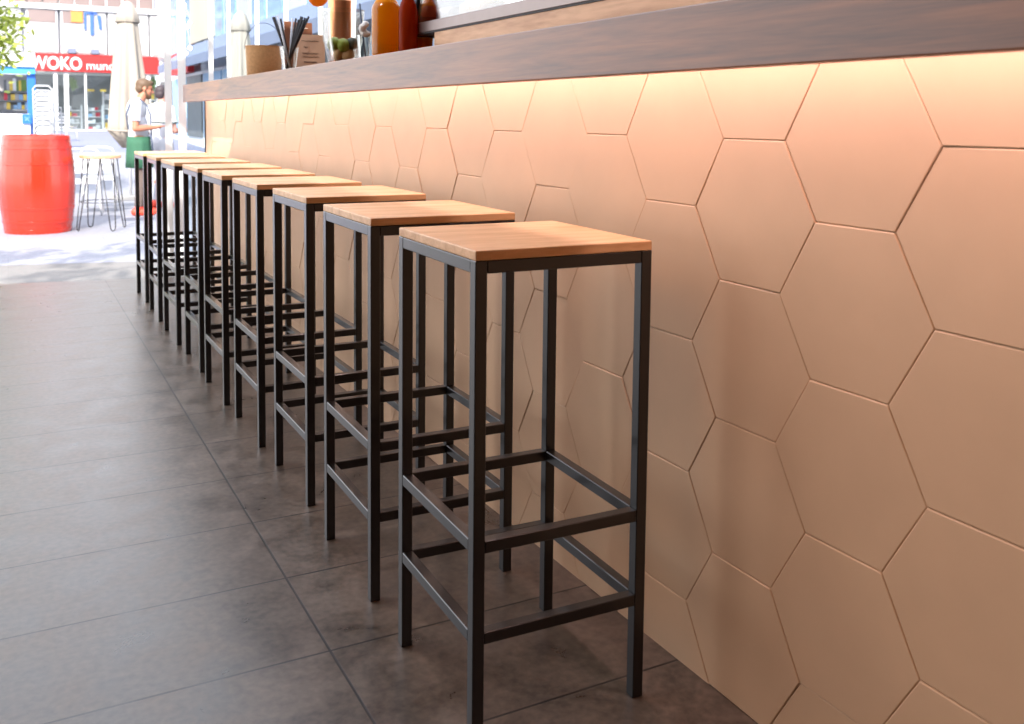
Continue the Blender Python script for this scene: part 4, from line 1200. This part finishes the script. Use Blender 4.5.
# second person behind the door post
yV = 13.9
wl2 = at(161, yV)
hgt2 = zz(161, 86.5, yV) - STREET
pose2 = dict(head=(0.03, 0, 1.635), tilt=0.12, neck=(0.0, 0, 1.47), chest=(-0.01, 0, 1.42), hip=(0.0, 0, 0.96),
             sho_r=(-0.02, -0.19, 1.41), elb_r=(0.0, -0.24, 1.12), wri_r=(0.2, -0.2, 1.12),
             sho_l=(-0.02, 0.19, 1.41), elb_l=(-0.02, 0.24, 1.12), wri_l=(0.2, 0.17, 1.1),
             hand_r=((1, 0.2, 0.0), (0, 1, 0), (0, 0, 1), 0.4), hand_l=((1, -0.2, 0.0), (0, -1, 0), (0, 0, 1), 0.4),
             hip_r=(0, -0.09, 0.92), kne_r=(0.03, -0.1, 0.5), ank_r=(0.0, -0.1, 0.09),
             hip_l=(0, 0.09, 0.92), kne_l=(0.03, 0.1, 0.5), ank_l=(-0.03, 0.1, 0.09), long_sleeve=False)
person('dark-haired person in a white shirt and pale trousers behind the waiter', wl2, math.radians(38), hgt2, M['skin_pale'], M['hair_dark'], M['pale_trousers'], M['shoe'], False, pose2)

# ------------------------------------------------------------------ light
def area(name, loc, rot, sx, sy, power, col, spread=180):
    l = bpy.data.lights.new(name, 'AREA'); l.shape = 'RECTANGLE'; l.size = sx; l.size_y = sy; l.energy = power; l.color = col
    l.spread = math.radians(spread)
    o = bpy.data.objects.new(name, l); COL.objects.link(o); o.location = loc; o.rotation_euler = rot
    return o
# strip under the counter, tilted towards the tiles
area('strip_lamp', (BX+0.055, 1.95, BZ1-0.048), (0, math.radians(-18), 0), 0.012, 7.9, 18.0, (1.0, 0.72, 0.74))
# warm fill spots, added to brighten the tiled wall
for y in (-0.9, 0.2, 1.25):
    l = bpy.data.lights.new('wall_fill_spot', 'SPOT'); l.energy = 60; l.color = (1.0, 0.49, 0.18); l.shadow_soft_size = 0.6
    l.spot_size = math.radians(50); l.spot_blend = 0.9
    o = bpy.data.objects.new('wall_fill_spot', l); COL.objects.link(o); o.location = (-1.0, y, 2.7)
    o.rotation_euler = (Vector((-1.0, y, 2.7)) - Vector((1.09, y, 1.08))).to_track_quat('Z', 'Y').to_euler()
l = bpy.data.lights.new('counter_fill', 'POINT'); l.energy = 26; l.color = (1.0, 0.92, 0.84); l.shadow_soft_size = 0.15  # neutral fill light, added to brighten the items on the counter
o = bpy.data.objects.new('counter_fill', l); COL.objects.link(o); o.location = (0.1, 2.4, 2.4)
sun = bpy.data.lights.new('sun', 'SUN'); sun.energy = 9.5; sun.angle = math.radians(0.6); sun.color = (1.0, 0.95, 0.88)
so = bpy.data.objects.new('sun', sun); COL.objects.link(so)
so.rotation_euler = Vector((-0.40, -0.75, 0.63)).to_track_quat('Z', 'Y').to_euler()

w = bpy.data.worlds.new('world'); SC.world = w; w.use_nodes = True
nt = w.node_tree; bg = nt.nodes['Background']
tc = nt.nodes.new('ShaderNodeTexCoord'); sp = nt.nodes.new('ShaderNodeSeparateXYZ'); cr = nt.nodes.new('ShaderNodeValToRGB')
nt.links.new(tc.outputs['Generated'], sp.inputs[0]); nt.links.new(sp.outputs['Z'], cr.inputs['Fac'])
cr.color_ramp.elements[0].color = (0.95, 0.94, 0.96, 1); cr.color_ramp.elements[1].color = (0.74, 0.83, 1.0, 1)
nt.links.new(cr.outputs['Color'], bg.inputs['Color'])
bg.inputs['Strength'].default_value = 3.5

SC.view_settings.view_transform = 'Standard'
SC.view_settings.look = 'None'
SC.view_settings.exposure = 0.0
SC.view_settings.gamma = 1.0
SC.cycles.max_bounces = 10
SC.cycles.transparent_max_bounces = 16
SC.cycles.caustics_reflective = False
SC.cycles.caustics_refractive = False
SC.cycles.sample_clamp_indirect = 8.0
